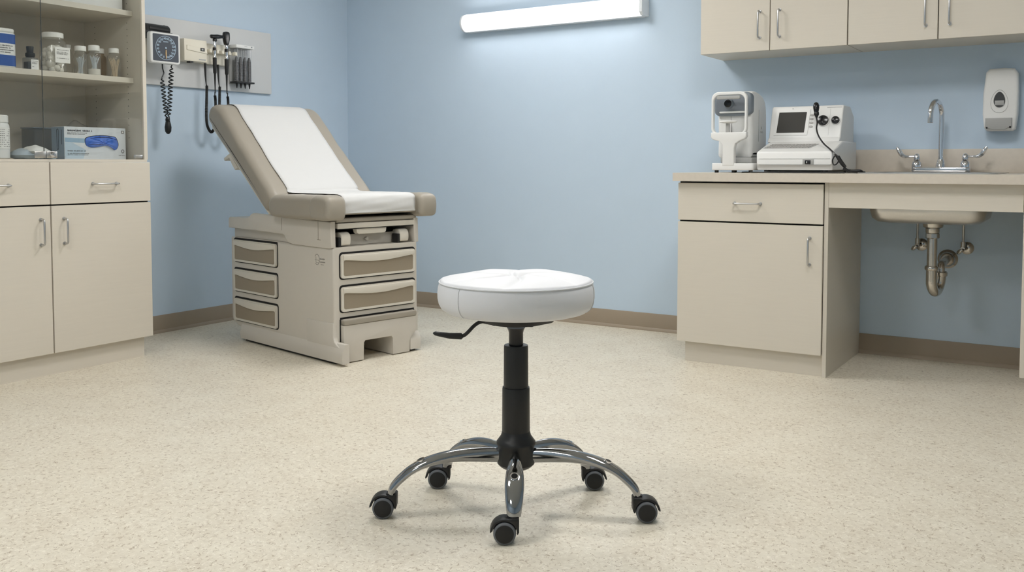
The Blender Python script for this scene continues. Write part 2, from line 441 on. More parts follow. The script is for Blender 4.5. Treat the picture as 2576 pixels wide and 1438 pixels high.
# glass-fronted cupboard on top
t = thing('display_cabinet', 'glass-fronted cream storage cupboard of medical supplies above the base cabinet', 'cabinet', (-4.28, 2.41, .976))
HT = 2.25
c = MB().box(XW+.004, -4.05, y0+.003, y1-.001, .977, .990)
c.box(XW+.004, -4.05, y0+.003, y0+.021, .990, HT); c.box(XW+.004, -4.05, 2.919, 2.938, .990, HT)
c.box(XW+.004, -4.05, y0+.003, 2.938, HT, HT+.018); c.box(XW+.004, XW+.012, y0+.021, 2.919, .990, HT)
c = c.build('carcass', m_cab, t, smooth=0)
pins = MB()
for xx in (-4.17, -4.44):
    for k in range(36):
        z = 1.10+k*.032
        if z < HT-.05: pins.cyl((xx, 2.9195, z), (xx, 2.9185, z), .0024, 8)
pins = pins.build('pin_holes', m_gap, c); pins['kind'] = 'stuff'
for z in (1.372, 1.705):
    MB().box(XW+.013, -4.122, y0+.022, 2.9175, z, z+.026, .001).build('shelf', m_cab, t, smooth=0)
for a, b in ((y0+.006, 2.3985), (2.4035, 2.915)):
    g = MB().box(-4.062, -4.056, a, b, .993, HT-.01).build('glass_door', m_glass, t, smooth=0)
    if a > 2: MB().box(-4.0622, -4.0558, a-.0006, a+.0006, .993, HT-.01).build('edge', m_glassedge, g, smooth=0)
    if a > 2:
        lk = MB().box(-4.0555, -4.050, 2.410, 2.462, .994, 1.026, .002).build('lock', m_steel, t)
        q = MB().cyl((-4.050, 2.437, 1.010), (-4.036, 2.437, 1.010), .013, 20, .010, .002)
        q.cyl((-4.036, 2.437, 1.010), (-4.030, 2.437, 1.010), .005, 12); q.build('cylinder', m_chrome, lk)
        lk2 = MB().box(-4.0555, -4.051, 2.355, 2.408, .994, 1.026, .002).build('lock_plate', m_steel, t)
        MB().box(-4.066, -4.050, 2.868, 2.910, .9935, 1.013, .003).build('hinge', m_steel, t)

# ------------------------------------------------------------------ cupboard contents
def bottle(name, label, cat, c, r, h, lidr, lidh, glass, group=None, sq=False, neck=.7):
    """clear bottle with shoulder and lid, standing at c"""
    t = thing(name, label, cat, c, 0, group)
    nr = r*neck; sh = h-lidh-.012
    if sq:
        mb = MB(); x, y = c[0], c[1]
        lv = [(0, r*.92), (.004, r), (sh-.012, r), (sh-.004, r*.88), (sh+.003, nr), (h-lidh+.003, nr)]
        mb._loops([[V((px, py, c[2]+z)) for px, py in rrect(x-q, y-q, x+q, y+q, min(q*.45, q-.0005), 4)] for z, q in lv]).build('body', glass, t)
    else:
        MB().lathe([(r*.9, 0), (r, .004), (r, sh-.012), (r*.93, sh-.003), (nr, sh+.004), (nr, h-lidh+.003)], c, n=28).build('body', glass, t)
    l = MB()
    l.lathe([(lidr, h-lidh), (lidr, h-.003), (lidr*.93, h), (lidr*.2, h)], c, n=36)
    l.build('lid', m_lid, t)
    return t
S2 = 1.3985; S1 = .9905
# blue and white canister
t = thing('supply_canister', 'white and blue canister at the left end of the middle shelf', 'canister', (-4.20, 2.285, S2))
P = rrect(-4.25, 2.222, -4.15, 2.348, .03, 6)
MB().ext(P, S2, S2+.158, XYp(), r=.008).build('body', m_white, t)
MB().ext(inset(P, .004), S2+.158, S2+.176, XYp(), r=.006).build('lid', m_lid, t)
for a, b in ((.008, .056), (.108, .150)):
    MB().ring(inset(P, -.0008), inset(P, .0005), S2+a, S2+b, XYp()).build('label_band', m_blue, t)
lb = MB(); Mx = XYZ((-4.1493, 0, 0), (0, 1, 0), (0, 0, 1), (1, 0, 0))
for k, z in enumerate((.098, .088, .078, .068)): scribble(lb, Mx, 2.26, 2.325-(k % 2)*.012, S2+z, .006, 5+k)
lb.build('label_print', m_print, t)
# small black-capped bottle
t = thing('dropper_bottle', 'small square bottle with black cap and white label on the middle shelf', 'bottle', (-4.20, 2.432, S2))
MB().ext(rrect(-4.226, 2.406, -4.174, 2.458, .008, 4), S2, S2+.060, XYp(), r=.006).build('body', m_smoke, t)
MB().ext(rrect(-4.222, 2.410, -4.178, 2.454, .008, 4), S2+.002, S2+.040, XYp(), r=.004).build('liquid', m_black, t)
MB().lathe([(.017, .060), (.021, .068), (.020, .080), (.014, .083), (.016, .109), (.015, .111)], (-4.20, 2.432, S2), n=24).build('cap', m_black, t)
MB().box(-4.174, -4.1732, 2.421, 2.457, S2+.003, S2+.050).build('label', m_label, t, smooth=0)
lb = MB(); Mx = XYZ((-4.1731, 0, 0), (0, 1, 0), (0, 0, 1), (1, 0, 0))
for k, z in enumerate((.043, .036, .031, .018)): scribble(lb, Mx, 2.425, 2.452-(.018 if k == 3 else 0), S2+z, .004, 15+k)
lb.build('label_print', m_print, t)
# big cotton jar
jc = (-4.215, 2.552, S2)
t = bottle('cotton_jar', 'large clear jar of cotton balls with white lid on the middle shelf', 'jar', jc, .058, .188, .047, .024, m_jar, neck=.72)
MB().box(-4.158, -4.1565, 2.528, 2.602, S2+.045, S2+.118).build('label', m_label, t, smooth=0)
lb = MB(); Mx = XYZ((-4.1563, 0, 0), (0, 1, 0), (0, 0, 1), (1, 0, 0))
for k, z in enumerate((.097, .087, .082, .077, .058)): scribble(lb, Mx, 2.535, 2.594-(k % 2)*.006, S2+z+.008, .004, 25+k)
lb.build('label_print', m_print, t)
cb = MB(); rnd = random.Random(3)
for k in range(110):
    a = rnd.uniform(0, 2*PI); rr = .042*rnd.random()**.35; z = .012+.108*rnd.random()
    if z > .085: rr *= .75
    cb.ball((jc[0]+rr*math.cos(a), jc[1]+rr*math.sin(a), S2+z), rnd.uniform(.013, .018), n=10, m=6)
tag(cb.build('cotton_balls', m_cotton), 'white cotton balls filling the large clear jar', 'cotton', kind='stuff')
# four small jars + one behind
def sticks(c, r, h, m, n, seed, name, label):
    mb = MB(); rnd = random.Random(seed)
    for k in range(n):
        a = rnd.uniform(0, 2*PI); b = rnd.uniform(0, 2*PI)
        r0 = r*.5*rnd.random(); r1 = r*rnd.uniform(.3, .95)
        p = V((c[0]+r0*math.cos(a), c[1]+r0*math.sin(a), c[2]+.004)); q = V((c[0]+r1*math.cos(b), c[1]+r1*math.sin(b), c[2]+h*rnd.uniform(.82, 1.)))
        mb.tube([p, q], (.0022, .0012), 6)
    return tag(mb.build(name, m), label, 'sticks', kind='stuff')
G = 'small lidded jars on the middle shelf'
j1 = (-4.20, 2.683, S2); bottle('swab_jar', 'small clear jar of pale sticks right of the big cotton jar', 'jar', j1, .031, .139, .026, .024, m_jar, G)
j2 = (-4.175, 2.738, S2); bottle('swab_jar', 'tallest small clear jar, pale sticks over a white band', 'jar', j2, .031, .146, .026, .026, m_jar, G)
j3 = (-4.30, 2.850, S2); bottle('amber_jar', 'brownish jar with white lid set back between the small jars', 'jar', j3, .031, .150, .023, .024, m_brown, G)
j4 = (-4.185, 2.853, S2); bottle('stick_jar', 'rightmost small jar, holding wooden sticks, on the middle shelf', 'jar', j4, .033, .144, .024, .023, m_jar, G)
j5 = (-4.40, 2.742, S2); bottle('back_jar', 'narrow jar with white lid at the back behind the cotton jar', 'jar', j5, .022, .165, .016, .022, m_jar, G)
sticks(j1, .026, .092, m_swab, 28, 1, 'pale_sticks', 'pale sticks inside the jar right of the big cotton jar')
sticks((j2[0], j2[1], S2+.03), .026, .066, m_swab, 28, 2, 'pale_sticks', 'pale sticks inside the tallest small jar')
sticks(j4, .028, .098, m_wood, 30, 4, 'wooden_sticks', 'wooden sticks inside the rightmost small jar')
tag(MB().lathe([(.028, .003), (.028, .031), (.02, .032)], j2, n=24).build('white_pad', m_cotton), 'white pads filling the bottom of the tallest small jar', 'pads')
# white jar bottom left
t = thing('white_jar', 'white plastic jar with printed label at the left of the bottom shelf', 'jar', (-4.19, 2.262, S1))
MB().lathe([(.047, 0), (.052, .004), (.052, .150), (.046, .160), (.044, .164)], (-4.19, 2.262, S1), n=36).build('body', m_white, t)
MB().lathe([(.048, .163), (.048, .192), (.044, .196), (.01, .196)], (-4.19, 2.262, S1), n=36).build('lid', m_lid, t)
lm = MB(); lp = MB()
rows = []
for z in (.045, .140): rows.append([V((-4.19+.0528*math.cos(a), 2.262+.0528*math.sin(a), S1+z)) for a in [-1.3+2.3*i/16 for i in range(17)]])
lm.grid(rows); lm.build('label', m_label, t)
for k in range(9):
    z = S1+.130-k*.0095; rnd = random.Random(k)
    for i in range(13):
        if rnd.random() < .8:
            a0 = -1.15+i*.15; a1 = a0+rnd.uniform(.06, .13)
            lp.grid([[V((-4.19+.0531*math.cos(a), 2.262+.0531*math.sin(a), z+dz)) for a in (a0, a1)] for dz in (0, .0028)])
lp.build('label_print', m_print, t)
# glove box
t = thing('glove_box', 'pale carton of blue disposable gloves on the bottom shelf', 'box', (-4.205, 2.722, S1))
gx = -4.152
MB().box(-4.258, gx, 2.560, 2.886, S1, S1+.155, .001).build('carton', m_gbox, t, smooth=0)
MB().box(-4.256, gx-.002, 2.5592, 2.560, S1+.001, S1+.153).build('side_panel', m_gboxs, t, smooth=0)
Mx = XYZ((gx, 0, 0), (0, 1, 0), (0, 0, 1), (1, 0, 0))
MB().ext([(2.562, S1+.102), (2.70, S1+.099), (2.66, S1+.078), (2.562, S1+.082)], 0, .0004, Mx).build('print_band', m_gboxb, t)
MB().ext([(2.562, S1+.080), (2.60, S1+.079), (2.67, S1+.045), (2.655, S1+.003), (2.562, S1+.003)], 0, .0003, Mx).build('print_field', m_gboxl, t)
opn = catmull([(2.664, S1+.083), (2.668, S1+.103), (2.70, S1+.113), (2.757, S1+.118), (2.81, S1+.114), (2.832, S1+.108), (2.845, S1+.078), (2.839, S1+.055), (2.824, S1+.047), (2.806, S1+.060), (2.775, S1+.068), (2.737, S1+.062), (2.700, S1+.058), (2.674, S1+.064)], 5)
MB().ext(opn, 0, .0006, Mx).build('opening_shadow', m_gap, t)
gl = MB(); cx0, cz0 = 2.757, S1+.084; rows = []
for f, dx in ((.97, .0012), (.88, .006), (.7, .0095), (.45, .0105), (.2, .011), (.02, .0112)):
    rows.append([V((gx+dx+.0012*math.sin(9*i/len(opn)*2*PI)*(f < .95), cx0+(p[0]-cx0)*f, cz0-.002+(p[1]-cz0)*f)) for i, p in enumerate(opn)])
gl.grid(rows, closed=True); gl = gl.build('glove', m_glove, t)
fd = MB()
fd.tube([(gx+.007, 2.676, S1+.068), (gx+.0105, 2.70, S1+.073), (gx+.011, 2.735, S1+.071), (gx+.009, 2.76, S1+.073)], [(.001, .001), (.003, .002), (.003, .002), (.001, .001)], 8)
fd.tube([(gx+.008, 2.69, S1+.100), (gx+.010, 2.735, S1+.108), (gx+.010, 2.79, S1+.107), (gx+.008, 2.83, S1+.096)], [(.001, .001), (.003, .002), (.004, .002), (.001, .001)], 8)
fd.build('fold', m_navy, gl)
pr = MB(); Mp = XYZ((gx+.0006, 0, 0), (0, 1, 0), (0, 0, 1), (1, 0, 0))
scribble(pr, Mp, 2.577, 2.70, S1+.137, .010, 61); pr.build('title_print', m_printd, t)
for k, (z, e, h) in enumerate(((.126, 2.675, .004), (.120, 2.665, .004), (.040, 2.665, .006), (.028, 2.685, .0045), (.021, 2.68, .003))):
    scribble(MB(), Mp, 2.575, e, S1+z, h, 71+k).build('small_print', m_print, t)
scribble(MB(), Mp, 2.845, 2.880, S1+.020, .004, 91).build('small_print', m_print, t)
MB().ext(rrect(2.861, S1+.128, 2.876, S1+.143, .002, 2), 0, .0003, Mp).build('square_icon', m_print, t)
MB().ring(circ(2.868, S1+.040, .0085, 20, .010), circ(2.868, S1+.040, .0045, 20, .006), 0, .0004, Mp).build('round_icon', m_print, t)
ls = MB(); ls.ext(circ(2.8685, S1+.1355, .004, 14), .0003, .0006, Mp); ls.build('icon_leaf', m_label, t)
sd = MB(); My = XYZ((0, 2.5592, 0), (1, 0, 0), (0, 0, 1), (0, -1, 0))
sd.ring(rrect(-4.213, S1+.045, -4.197, S1+.145, .007, 5), rrect(-4.210, S1+.048, -4.200, S1+.142, .0045, 5), 0, .0004, My)
sd.ext(rrect(-4.174, S1+.07, -4.171, S1+.140, .001, 2), 0, .0004, My)
sd.build('side_print', m_printd, t)
# gauze packs
t = thing('gauze_pack', 'clear plastic pack of folded white gauze beside the white jar', 'pack', (-4.17, 2.42, S1))
def pillow(mb, x0, x1, y0, y1, z0, z1, seed, n=12):
    rnd = random.Random(seed); rows = []
    ph = [rnd.uniform(0, 6) for _ in range(4)]
    top = []; bot = []
    for i in range(n+1):
        u = i/n; rt = []; rb = []
        for k in range(n+1):
            v = k/n; e = (math.sin(PI*u)**.5)*(math.sin(PI*v)**.5) if 0 < u < 1 and 0 < v < 1 else 0
            w = 1+.12*math.sin(9*u+ph[0]+3*v)*math.cos(8*v+ph[1])
            zc = z0+(z1-z0)*.35
            rt.append(V((x0+(x1-x0)*u, y0+(y1-y0)*v, zc+(z1-zc)*e*w))); rb.append(V((x0+(x1-x0)*u, y0+(y1-y0)*v, zc-(zc-z0)*min(1, e*1.6))))
        top.append(rt); bot.append(rb)
    mb.grid(top); mb.grid(bot); bmesh.ops.remove_doubles(mb.bm, verts=mb.bm.verts, dist=1e-5); return mb
pillow(MB(), -4.26, -4.12, 2.335, 2.475, S1, S1+.052, 4).build('wrap', m_bag, t)
pillow(MB(), -4.22, -4.105, 2.375, 2.465, S1+.022, S1+.062, 6).build('gauze', m_bagw, t)
t2 = thing('gauze_carton', 'small pale carton lying at the bottom beside the glove box', 'box', (-4.12, 2.45, S1))
MB().box(-4.104, -4.072, 2.40, 2.47, S1, S1+.024, .002).build('carton', m_gboxl, t2)
t = thing('plastic_tub', 'smoky clear plastic tub at the back of the bottom shelf', 'tub', (-4.42, 2.58, S1))
tb = MB(); tb.ring(rrect(-4.48, 2.535, -4.36, 2.655, .012, 4), rrect(-4.477, 2.538, -4.363, 2.652, .010, 4), S1, S1+.150, XYp()); tb.box(-4.477, -4.363, 2.538, 2.652, S1, S1+.003)
tb.build('body', m_smoke, t)
MB().ring(rrect(-4.483, 2.532, -4.357, 2.658, .013, 4), rrect(-4.477, 2.538, -4.363, 2.652, .010, 4), S1+.150, S1+.155, XYp()).build('rim', m_dgrey, t)
t = thing('plastic_bag', 'crumpled clear plastic bag behind the glove box', 'bag', (-4.40, 2.79, S1))
pillow(MB(), -4.50, -4.33, 2.70, 2.88, S1, S1+.20, 14, 14).build('film', thinglass('clear film', (.9, .9, .9), .12, 1.5, .10), t)
# white box on the top shelf
t = thing('white_carton', 'plain white box on the top shelf of the glass cupboard', 'box', (-4.26, 2.64, 1.732))
MB().box(-4.36, -4.155, 2.40, 2.886, 1.7325, 1.95, .002).build('carton', m_white, t)
MB().box(-4.362, -4.153, 2.398, 2.888, 1.95, 1.975, .002).build('lid', m_white, t)

# ------------------------------------------------------------------ wall board with instruments
tag(MB().ext(rrect(3.02, 1.413, 4.209, 1.800, .006, 3), XW, -4.526, YZ(), r=.003).build('mounting_board', m_board), 'pale grey mounting board of instruments on the left blue wall', 'wall board')
BX = -4.5255
# sphygmomanometer
t = thing('blood_pressure_gauge', 'square wall blood pressure gauge with slate dial on the board', 'gauge', (-4.45, 3.32, 1.61))
MB().box(BX, -4.432, 3.26, 3.38, 1.545, 1.665, .006).build('bracket', m_offw, t)
bk = MB(); bk.box(BX, -4.44, 3.225, 3.395, 1.668, 1.672); bk.box(-4.442, -4.438, 3.225, 3.395, 1.672, 1.700); bk.box(BX, -4.44, 3.222, 3.226, 1.655, 1.705)
bk.build('basket', m_black, t)
g = MB().ext(rrect(3.220, 1.521, 3.416, 1.692, .016, 5), -4.432, -4.398, YZ(), r=.008, seg=4).build('case', m_white, t)
MB().ext(rrect(3.236, 1.534, 3.402, 1.681, .005, 3), -4.400, -4.3972, YZ()).build('dial', m_dial, t)
Md = XYZ((-4.3971, 3.319, 1.608), (0, 1, 0), (0, 0, 1), (1, 0, 0))
mk = MB(); R1 = .066; n = 60
mk.ring([(R1*math.cos(a), R1*math.sin(a)) for a in [2*PI*i/n for i in range(n)]], [((R1-.0022)*math.cos(a), (R1-.0022)*math.sin(a)) for a in [2*PI*i/n for i in range(n)]], 0, .0004, Md)
for k, val in enumerate(range(0, 320, 20)):
    a = -PI/2-.28-k*(2*PI-.56)/15
    if val == 0: pass
    me = textmesh(str(val), .0155, .02)
    mk.mesh(me, Md @ Matrix.Translation((.052*math.cos(a), .052*math.sin(a), .0004))); bpy.data.meshes.remove(me)
me = textmesh('mmHg', .012, .02); mk.mesh(me, Md @ Matrix.Translation((0, .034, .0004)))
mk.ext(circ(0, 0, .005, 16), 0, .001, Md)
mk.build('dial_markings', m_mark, t, smooth=0, fix=False)
MB().ext([(-.0022, -.010), (.0022, -.010), (.0032, -.030), (.0012, -.060), (-.0012, -.060), (-.0032, -.030)], .0006, .0016, Md).build('needle', m_gold, t)
# coiled hoses and bulb
def coil(p0, p1, rad, turns, n=14, r0=None):
    p0, p1 = V(p0), V(p1); ax = (p1-p0).normalized(); u = V((1, 0, 0)); u = (u-ax*u.dot(ax)).normalized(); w = ax.cross(u)
    pts = []
    N = int(turns*n)
    for i in range(N+1):
        f = i/N; a = 2*PI*turns*f; rr = rad*min(1, 8*f+.05, 8*(1-f)+.05) if r0 is None else rad
        pts.append(p0+(p1-p0)*f+(u*math.cos(a)+w*math.sin(a))*rr)
    return pts
h = MB()
h.tube([(-4.44, 3.325, 1.535), (-4.44, 3.327, 1.50), (-4.44, 3.335, 1.475), (-4.44, 3.322, 1.447)]+coil((-4.44, 3.322, 1.445), (-4.44, 3.346, 1.225), .0105, 11), .0034, 8)
h.tube([(-4.44, 3.385, 1.535), (-4.44, 3.386, 1.522)]+coil((-4.44, 3.388, 1.520), (-4.44, 3.362, 1.225), .0115, 14), .0034, 8)
h.tube(coil((-4.44, 3.353, 1.228), (-4.44, 3.355, 1.196), .010, 4), .0034, 8)
h.build('hose', m_blackgloss, t)
MB().lathe([(.008, 0), (.011, -.006), (.011, -.022), (.014, -.03), (.0185, -.055), (.0165, -.078), (.009, -.090), (.002, -.093)], (-4.44, 3.356, 1.228), n=20).build('bulb', m_black, t)
# cuff
t = thing('pressure_cuff', 'rolled black blood pressure cuff tucked above the gauge', 'cuff', (-4.47, 3.31, 1.673))
cf = catmull([(-4.515, 1.674), (-4.47, 1.673), (-4.447, 1.678), (-4.444, 1.705), (-4.452, 1.735), (-4.48, 1.743), (-4.51, 1.735), (-4.52, 1.70)], 5)
MB().ext(cf, 3.232, 3.392, XZ(), r=.012, seg=3).build('roll', m_fabric, t)
cv = MB().ext(catmull([(-4.50, 1.735), (-4.465, 1.742), (-4.444, 1.725), (-4.441, 1.708), (-4.449, 1.706), (-4.457, 1.728), (-4.50, 1.748)], 3), 3.25, 3.385, XZ(), r=.002); cv.build('flap', m_black, t)
MB().box(-4.515, -4.449, 3.205, 3.229, 1.655, 1.712, .004).build('tail', m_black, t)
# diagnostic transformer
t = thing('diagnostic_set', 'ivory wall transformer with two instrument cradles on the grey board', 'medical device', (-4.49, 3.66, 1.56))
MB().box(BX, -4.452, 3.484, 3.643, 1.560, 1.686, .004).build('housing', m_offw, t)
MB().ext([(3.500, 1.648), (3.640, 1.640), (3.643, 1.610), (3.500, 1.622)], -4.453, -4.447, YZ(), r=.002).build('ridge', m_offw, t)
MB().box(-4.447, -4.4455, 3.592, 3.622, 1.622, 1.641, .0007).build('switch_window', m_screen, t)
MB().box(-4.4465, -4.4450, 3.600, 3.612, 1.627, 1.636).build('switch_mark', m_mgrey, t)
MB().box(-4.452, -4.4512, 3.585, 3.632, 1.570, 1.577).build('badge', m_mgrey, t)
MB().box(-4.49, -4.46, 3.528, 3.552, 1.552, 1.560).build('foot', m_black, t)
MB().box(BX, -4.490, 3.643, 3.832, 1.558, 1.680, .004).build('cradle_plate', m_offw, t)
br = MB().ext(rrect(3.640, 1.622, 3.838, 1.640, .004, 3), -4.490, -4.466, YZ(), r=.003)
for y in (3.662, 3.712, 3.750, 3.800, 3.848):
    br.box(-4.468, -4.436, y-.008, y+.008, 1.619, 1.641, .004)
br.build('cradle', m_offw, t)
def scope(name, label, y, head):
    t = thing(name, label, 'medical instrument', (-4.44, y, 1.39), group='diagnostic scopes hanging in the cradles')
    x = -4.440
    MB().lathe([(.003, 1.385), (.004, 1.43), (.0065, 1.497), (.010, 1.505), (.0115, 1.55), (.0115, 1.592)], (x, y, 0), n=20).build('grip', m_black, t)
    MB().lathe([(.0098, 1.592), (.0085, 1.60), (.0085, 1.630), (.0095, 1.634)], (x, y, 0), n=20).build('handle_top', m_chrome, t)
    MB().lathe([(.0108, 1.634), (.0108, 1.652)], (x, y, 0), n=20).build('collar', m_blackgloss, t)
    MB().lathe([(.0085, 1.652), (.0105, 1.660), (.0105, 1.668), (.0075, 1.674), (.008, 1.690)], (x, y, 0), n=20).build('neck', m_chrome, t)
    if head == 'oto':
        h = MB().tube([(x+.012, y-.040, 1.712), (x+.014, y-.034, 1.712), (x+.014, y-.012, 1.714), (x+.013, y+.012, 1.716), (x+.012, y+.032, 1.718), (x+.010, y+.055, 1.720), (x+.010, y+.058, 1.720)], [(.006, .009), (.011, .013), (.011, .013), (.013, .014), (.010, .012), (.008, .010), (.003, .005)], 14)
        h.lathe([(.009, 1.686), (.013, 1.69), (.012, 1.71)], (x+.004, y, 0), n=16)
        h.build('head', m_blackgloss, t)
    else:
        pr = catmull([(-.008, 1.676), (.008, 1.676), (.017, 1.70), (.020, 1.72), (.018, 1.746), (.010, 1.753), (-.010, 1.753), (-.018, 1.746), (-.020, 1.72), (-.017, 1.70)], 4)
        MB().ext([(y+a, b) for a, b in pr], x-.012, x+.014, YZ(), r=.005).build('head', m_blackgloss, t)
    return t
s1 = scope('otoscope', 'black otoscope with chrome neck and sideways head in the left cradle', 3.688, 'oto')
s2 = scope('ophthalmoscope', 'black ophthalmoscope with upright oval head in the right cradle', 3.775, 'oph')
def rope(pts, seg=10): return catmull(pts, seg, closed=False)
def cord(y0, y1, zb, xo, parent, yb=None):
    a = rope([(-4.455, y0, 1.556), (-4.455, y0+.002, 1.48), (-4.452, y0+.004, 1.43)])
    mb = MB().tube(a, [.0075-.005*i/(len(a)-1) for i in range(len(a))], 10)
    c0 = rope([(xo, y0+.003, 1.425), (xo, y0, 1.35), (xo, y0-.004, 1.24), (xo, y0+.004, zb+.03), (xo, (y0+y1)/2, zb), (xo, y1-.004, zb+.03), (xo, y1+.003, 1.24), (xo, y1+.004, 1.34), (xo, y1, 1.372)])
    rr = [.0068+.0009*math.sin(i*2.6) for i in range(len(c0))]
    mb.tube([(-4.452, y0+.004, 1.432), (xo, y0+.003, 1.425)], .003, 8)
    big = []
    for i in range(len(c0)-1):
        for k in range(4): big.append(V(c0[i]).lerp(V(c0[i+1]), k/4))
    mb.tube(big, [.0074+.0014*(i % 3 == 0) for i in range(len(big))], 10)
    mb.tube([(xo, y1, 1.37), (-4.440, y1-.004, 1.392)], .003, 8)
    return mb.build('cord', m_black, parent)
cord(3.630, 3.690, 1.155, -4.446, s1)
cord(3.724, 3.784, 1.14, -4.446, s2)
# specula dispenser
t = thing('specula_dispenser', 'clear dispenser of dark otoscope specula right of the scopes', 'dispenser', (-4.49, 3.93, 1.455))
MB().box(BX, -4.515, 3.862, 4.004, 1.457, 1.690, .002).build('back_plate', m_mgrey, t)
MB().box(-4.515, -4.452, 3.862, 4.004, 1.672, 1.692, .003).build('cap', m_white, t)
lg = MB(); scribble(lg, XYZ((-4.4518, 0, 0), (0, 1, 0), (0, 0, 1), (1, 0, 0)), 3.925, 3.945, 1.684, .003, 3); lg.box(-4.452, -4.4512, 3.978, 3.986, 1.680, 1.687); lg.build('cap_print', m_dgrey, t)
MB().box(-4.515, -4.454, 3.862, 4.004, 1.460, 1.470, .001).build('bottom_rail', m_black, t)
for i, y in enumerate((3.884, 3.916, 3.949, 3.983)):
    MB().lathe([(.0135, 1.470), (.0135, 1.672)], (-4.478, y, 0), n=18).build('tube', m_clear, t)
    st = MB(); prf = []
    for k in range(15): prf += [(.0118, 1.475+k*.0085), (.0100, 1.475+k*.0085+.0075)]
    prf.append((.006, 1.475+15*.0085+.018)); st.lathe(prf, (-4.478, y, 0), n=16); st.build('specula_stack', m_spec, t)
    MB().lathe([(.0075, 1.470), (.006, 1.45), (.0025, 1.430)], (-4.478, y, 0), n=12).build('tip', m_black, t)

# ------------------------------------------------------------------ exam table (own axes: x to its front, y across, z up)
TL = V((-3.035, 3.263, 0)); TR = math.atan2(-.2113, .9774)
t = thing('exam_table', 'taupe padded medical exam table with raised backrest and grey drawers', 'exam table', TL, TR)
def tp(mb, name, m, parent=t, **k): return mb.build(name, m, parent, local=True, **k)
MYc = .25
tp(MB().box(-.93, -.31, .0, .50, 0, .016), 'base_foot', m_black)
for a, b in ((.0, .04), (.46, .50)): tp(MB().box(-.31, -.085, a, b, 0, .013), 'side_foot', m_black)
# lower cabinet
bpf = [(-1.065, .565), (-1.065, .125), (-1.055, .10), (-1.01, .078), (-.975, .07), (-.965, .016), (-.300, .016), (-.300, .190), (-.075, .190), (-.075, .565)]
body = tp(MB().ext(bpf, -.010, .510, XZ(), r=.012, seg=3), 'body', m_tbody)
toe = [(-.16, .20), (-.0755, .20), (-.077, .135), (-.070, .112), (-.050, .098), (-.010, .086), (.008, .076), (.014, .060), (.014, .012), (-.16, .012)]
toe2 = [(-.31, .20), (-.0755, .20), (-.0755, .10), (-.060, .085), (-.052, .06), (-.052, .012), (-.31, .012)]
toe = [(-.31, .20)]+toe[1:-1]+[(-.31, .012)]
toe = [(x if x < -.05 else -.05+(x+.05)*.88, z) for x, z in toe]
tp(MB().ext(toe, -.012, .014, XZ(), r=.006), 'toe_panel', m_tbody)
for a, b, q in ((.008, .047, -.0745), (.442, .512, 0)): tp(MB().ext([(min(x, q), z) for x, z in toe2] if q else toe2, a, b, XZ(), r=.003), 'toe_panel', m_tbody)
# skirt: outward flare low on the side
sk = []
for x in (-.955, -.10, .008):
    sk.append([V((x, -.004, .105)), V((x, -.018, .070)), V((x, -.022, .040)), V((x, -.018, .014)), V((x, .02, .014)), V((x, .02, .105))])
tp(MB()._loops(sk), 'skirt', m_tbody)
sk = [[V((min(v.x, -.10), .50-v.y, v.z)) for v in l] for l in (sk[0], sk[1])]
tp(MB()._loops(sk), 'skirt', m_tbody)
# upper shroud
shp = catmull([(-1.068, .612), (-1.068, .640)], 1, closed=False)
shp = [(-1.070, .616), (-1.070, .668), (-1.060, .675), (-.870, .678), (-.850, .684), (-.825, .700), (-.805, .705), (-.60, .702), (-.52, .697), (-.080, .690), (-.076, .565), (-.10, .560), (-.42, .563), (-.455, .568), (-.475, .582), (-.495, .603), (-.515, .609)]
for a, b in ((-.020, .008), (.492, .520)):
    tp(MB().ext(shp, a, b, XZ(), r=.005), 'side_shroud', m_tbody)
gv = MB()
gv.box(-.187, -.185, -.0206, -.018, .600, .688); gv.box(-.520, -.518, -.0206, -.018, .628, .690); gv.box(-.195, -.165, -.0206, -.018, .598, .600)
tp(gv, 'groove', m_taupeseam)
tp(MB().box(-1.055, -.26, .008, .492, .565, .675, .005), 'upper_deck', m_tbody)
tp(MB().box(-.26, -.255, .008, .492, .565, .70), 'cavity_back', m_gap)
tp(MB().box(-.56, -.26, .03, .47, .675, .705), 'seat_frame', m_black)
tp(MB().box(-.26, -.082, .02, .49, .650, .656), 'cavity_top', m_gap)
tp(MB().ext(rrect(.014, .683, .512, .706, .010, 4), -.50, -.082, YZ(), r=.008), 'leg_rest_pad', m_taupe)
tr = MB().ext(rrect(.020, .654, .502, .680, .003, 2), -.40, -.080, YZ(), r=.002)
tr.ext([(.134, .655), (.322, .655), (.318, .630), (.310, .623), (.150, .623), (.141, .630)], -.12, -.088, YZ(), r=.002)
tp(tr, 'pull_out_tray', m_tlight)
bp2 = MB().box(-.150, -.140, .03, .47, .566, .620, .001); bp2 = tp(bp2, 'stirrup_plate', m_tbody)
kb = MB().cyl((-.140, .232, .594), (-.128, .232, .594), .009, 16); kb.cyl((-.140, .222, .594), (-.131, .222, .594), .005, 12); tp(kb, 'knob', m_steel, bp2)
for y in (.072, .432):
    q = MB().ext(catmull([(-.135, .575), (-.088, .572), (-.078, .590), (-.080, .618), (-.095, .634), (-.125, .636), (-.150, .620)], 4), y-.030, y+.026, XZ(), r=.007)
    tp(q, 'stirrup', m_tlight)
    tp(MB().box(-.13, -.082, y-.045, y-.030, .5655, .612, .003), 'stirrup_hinge', m_black)
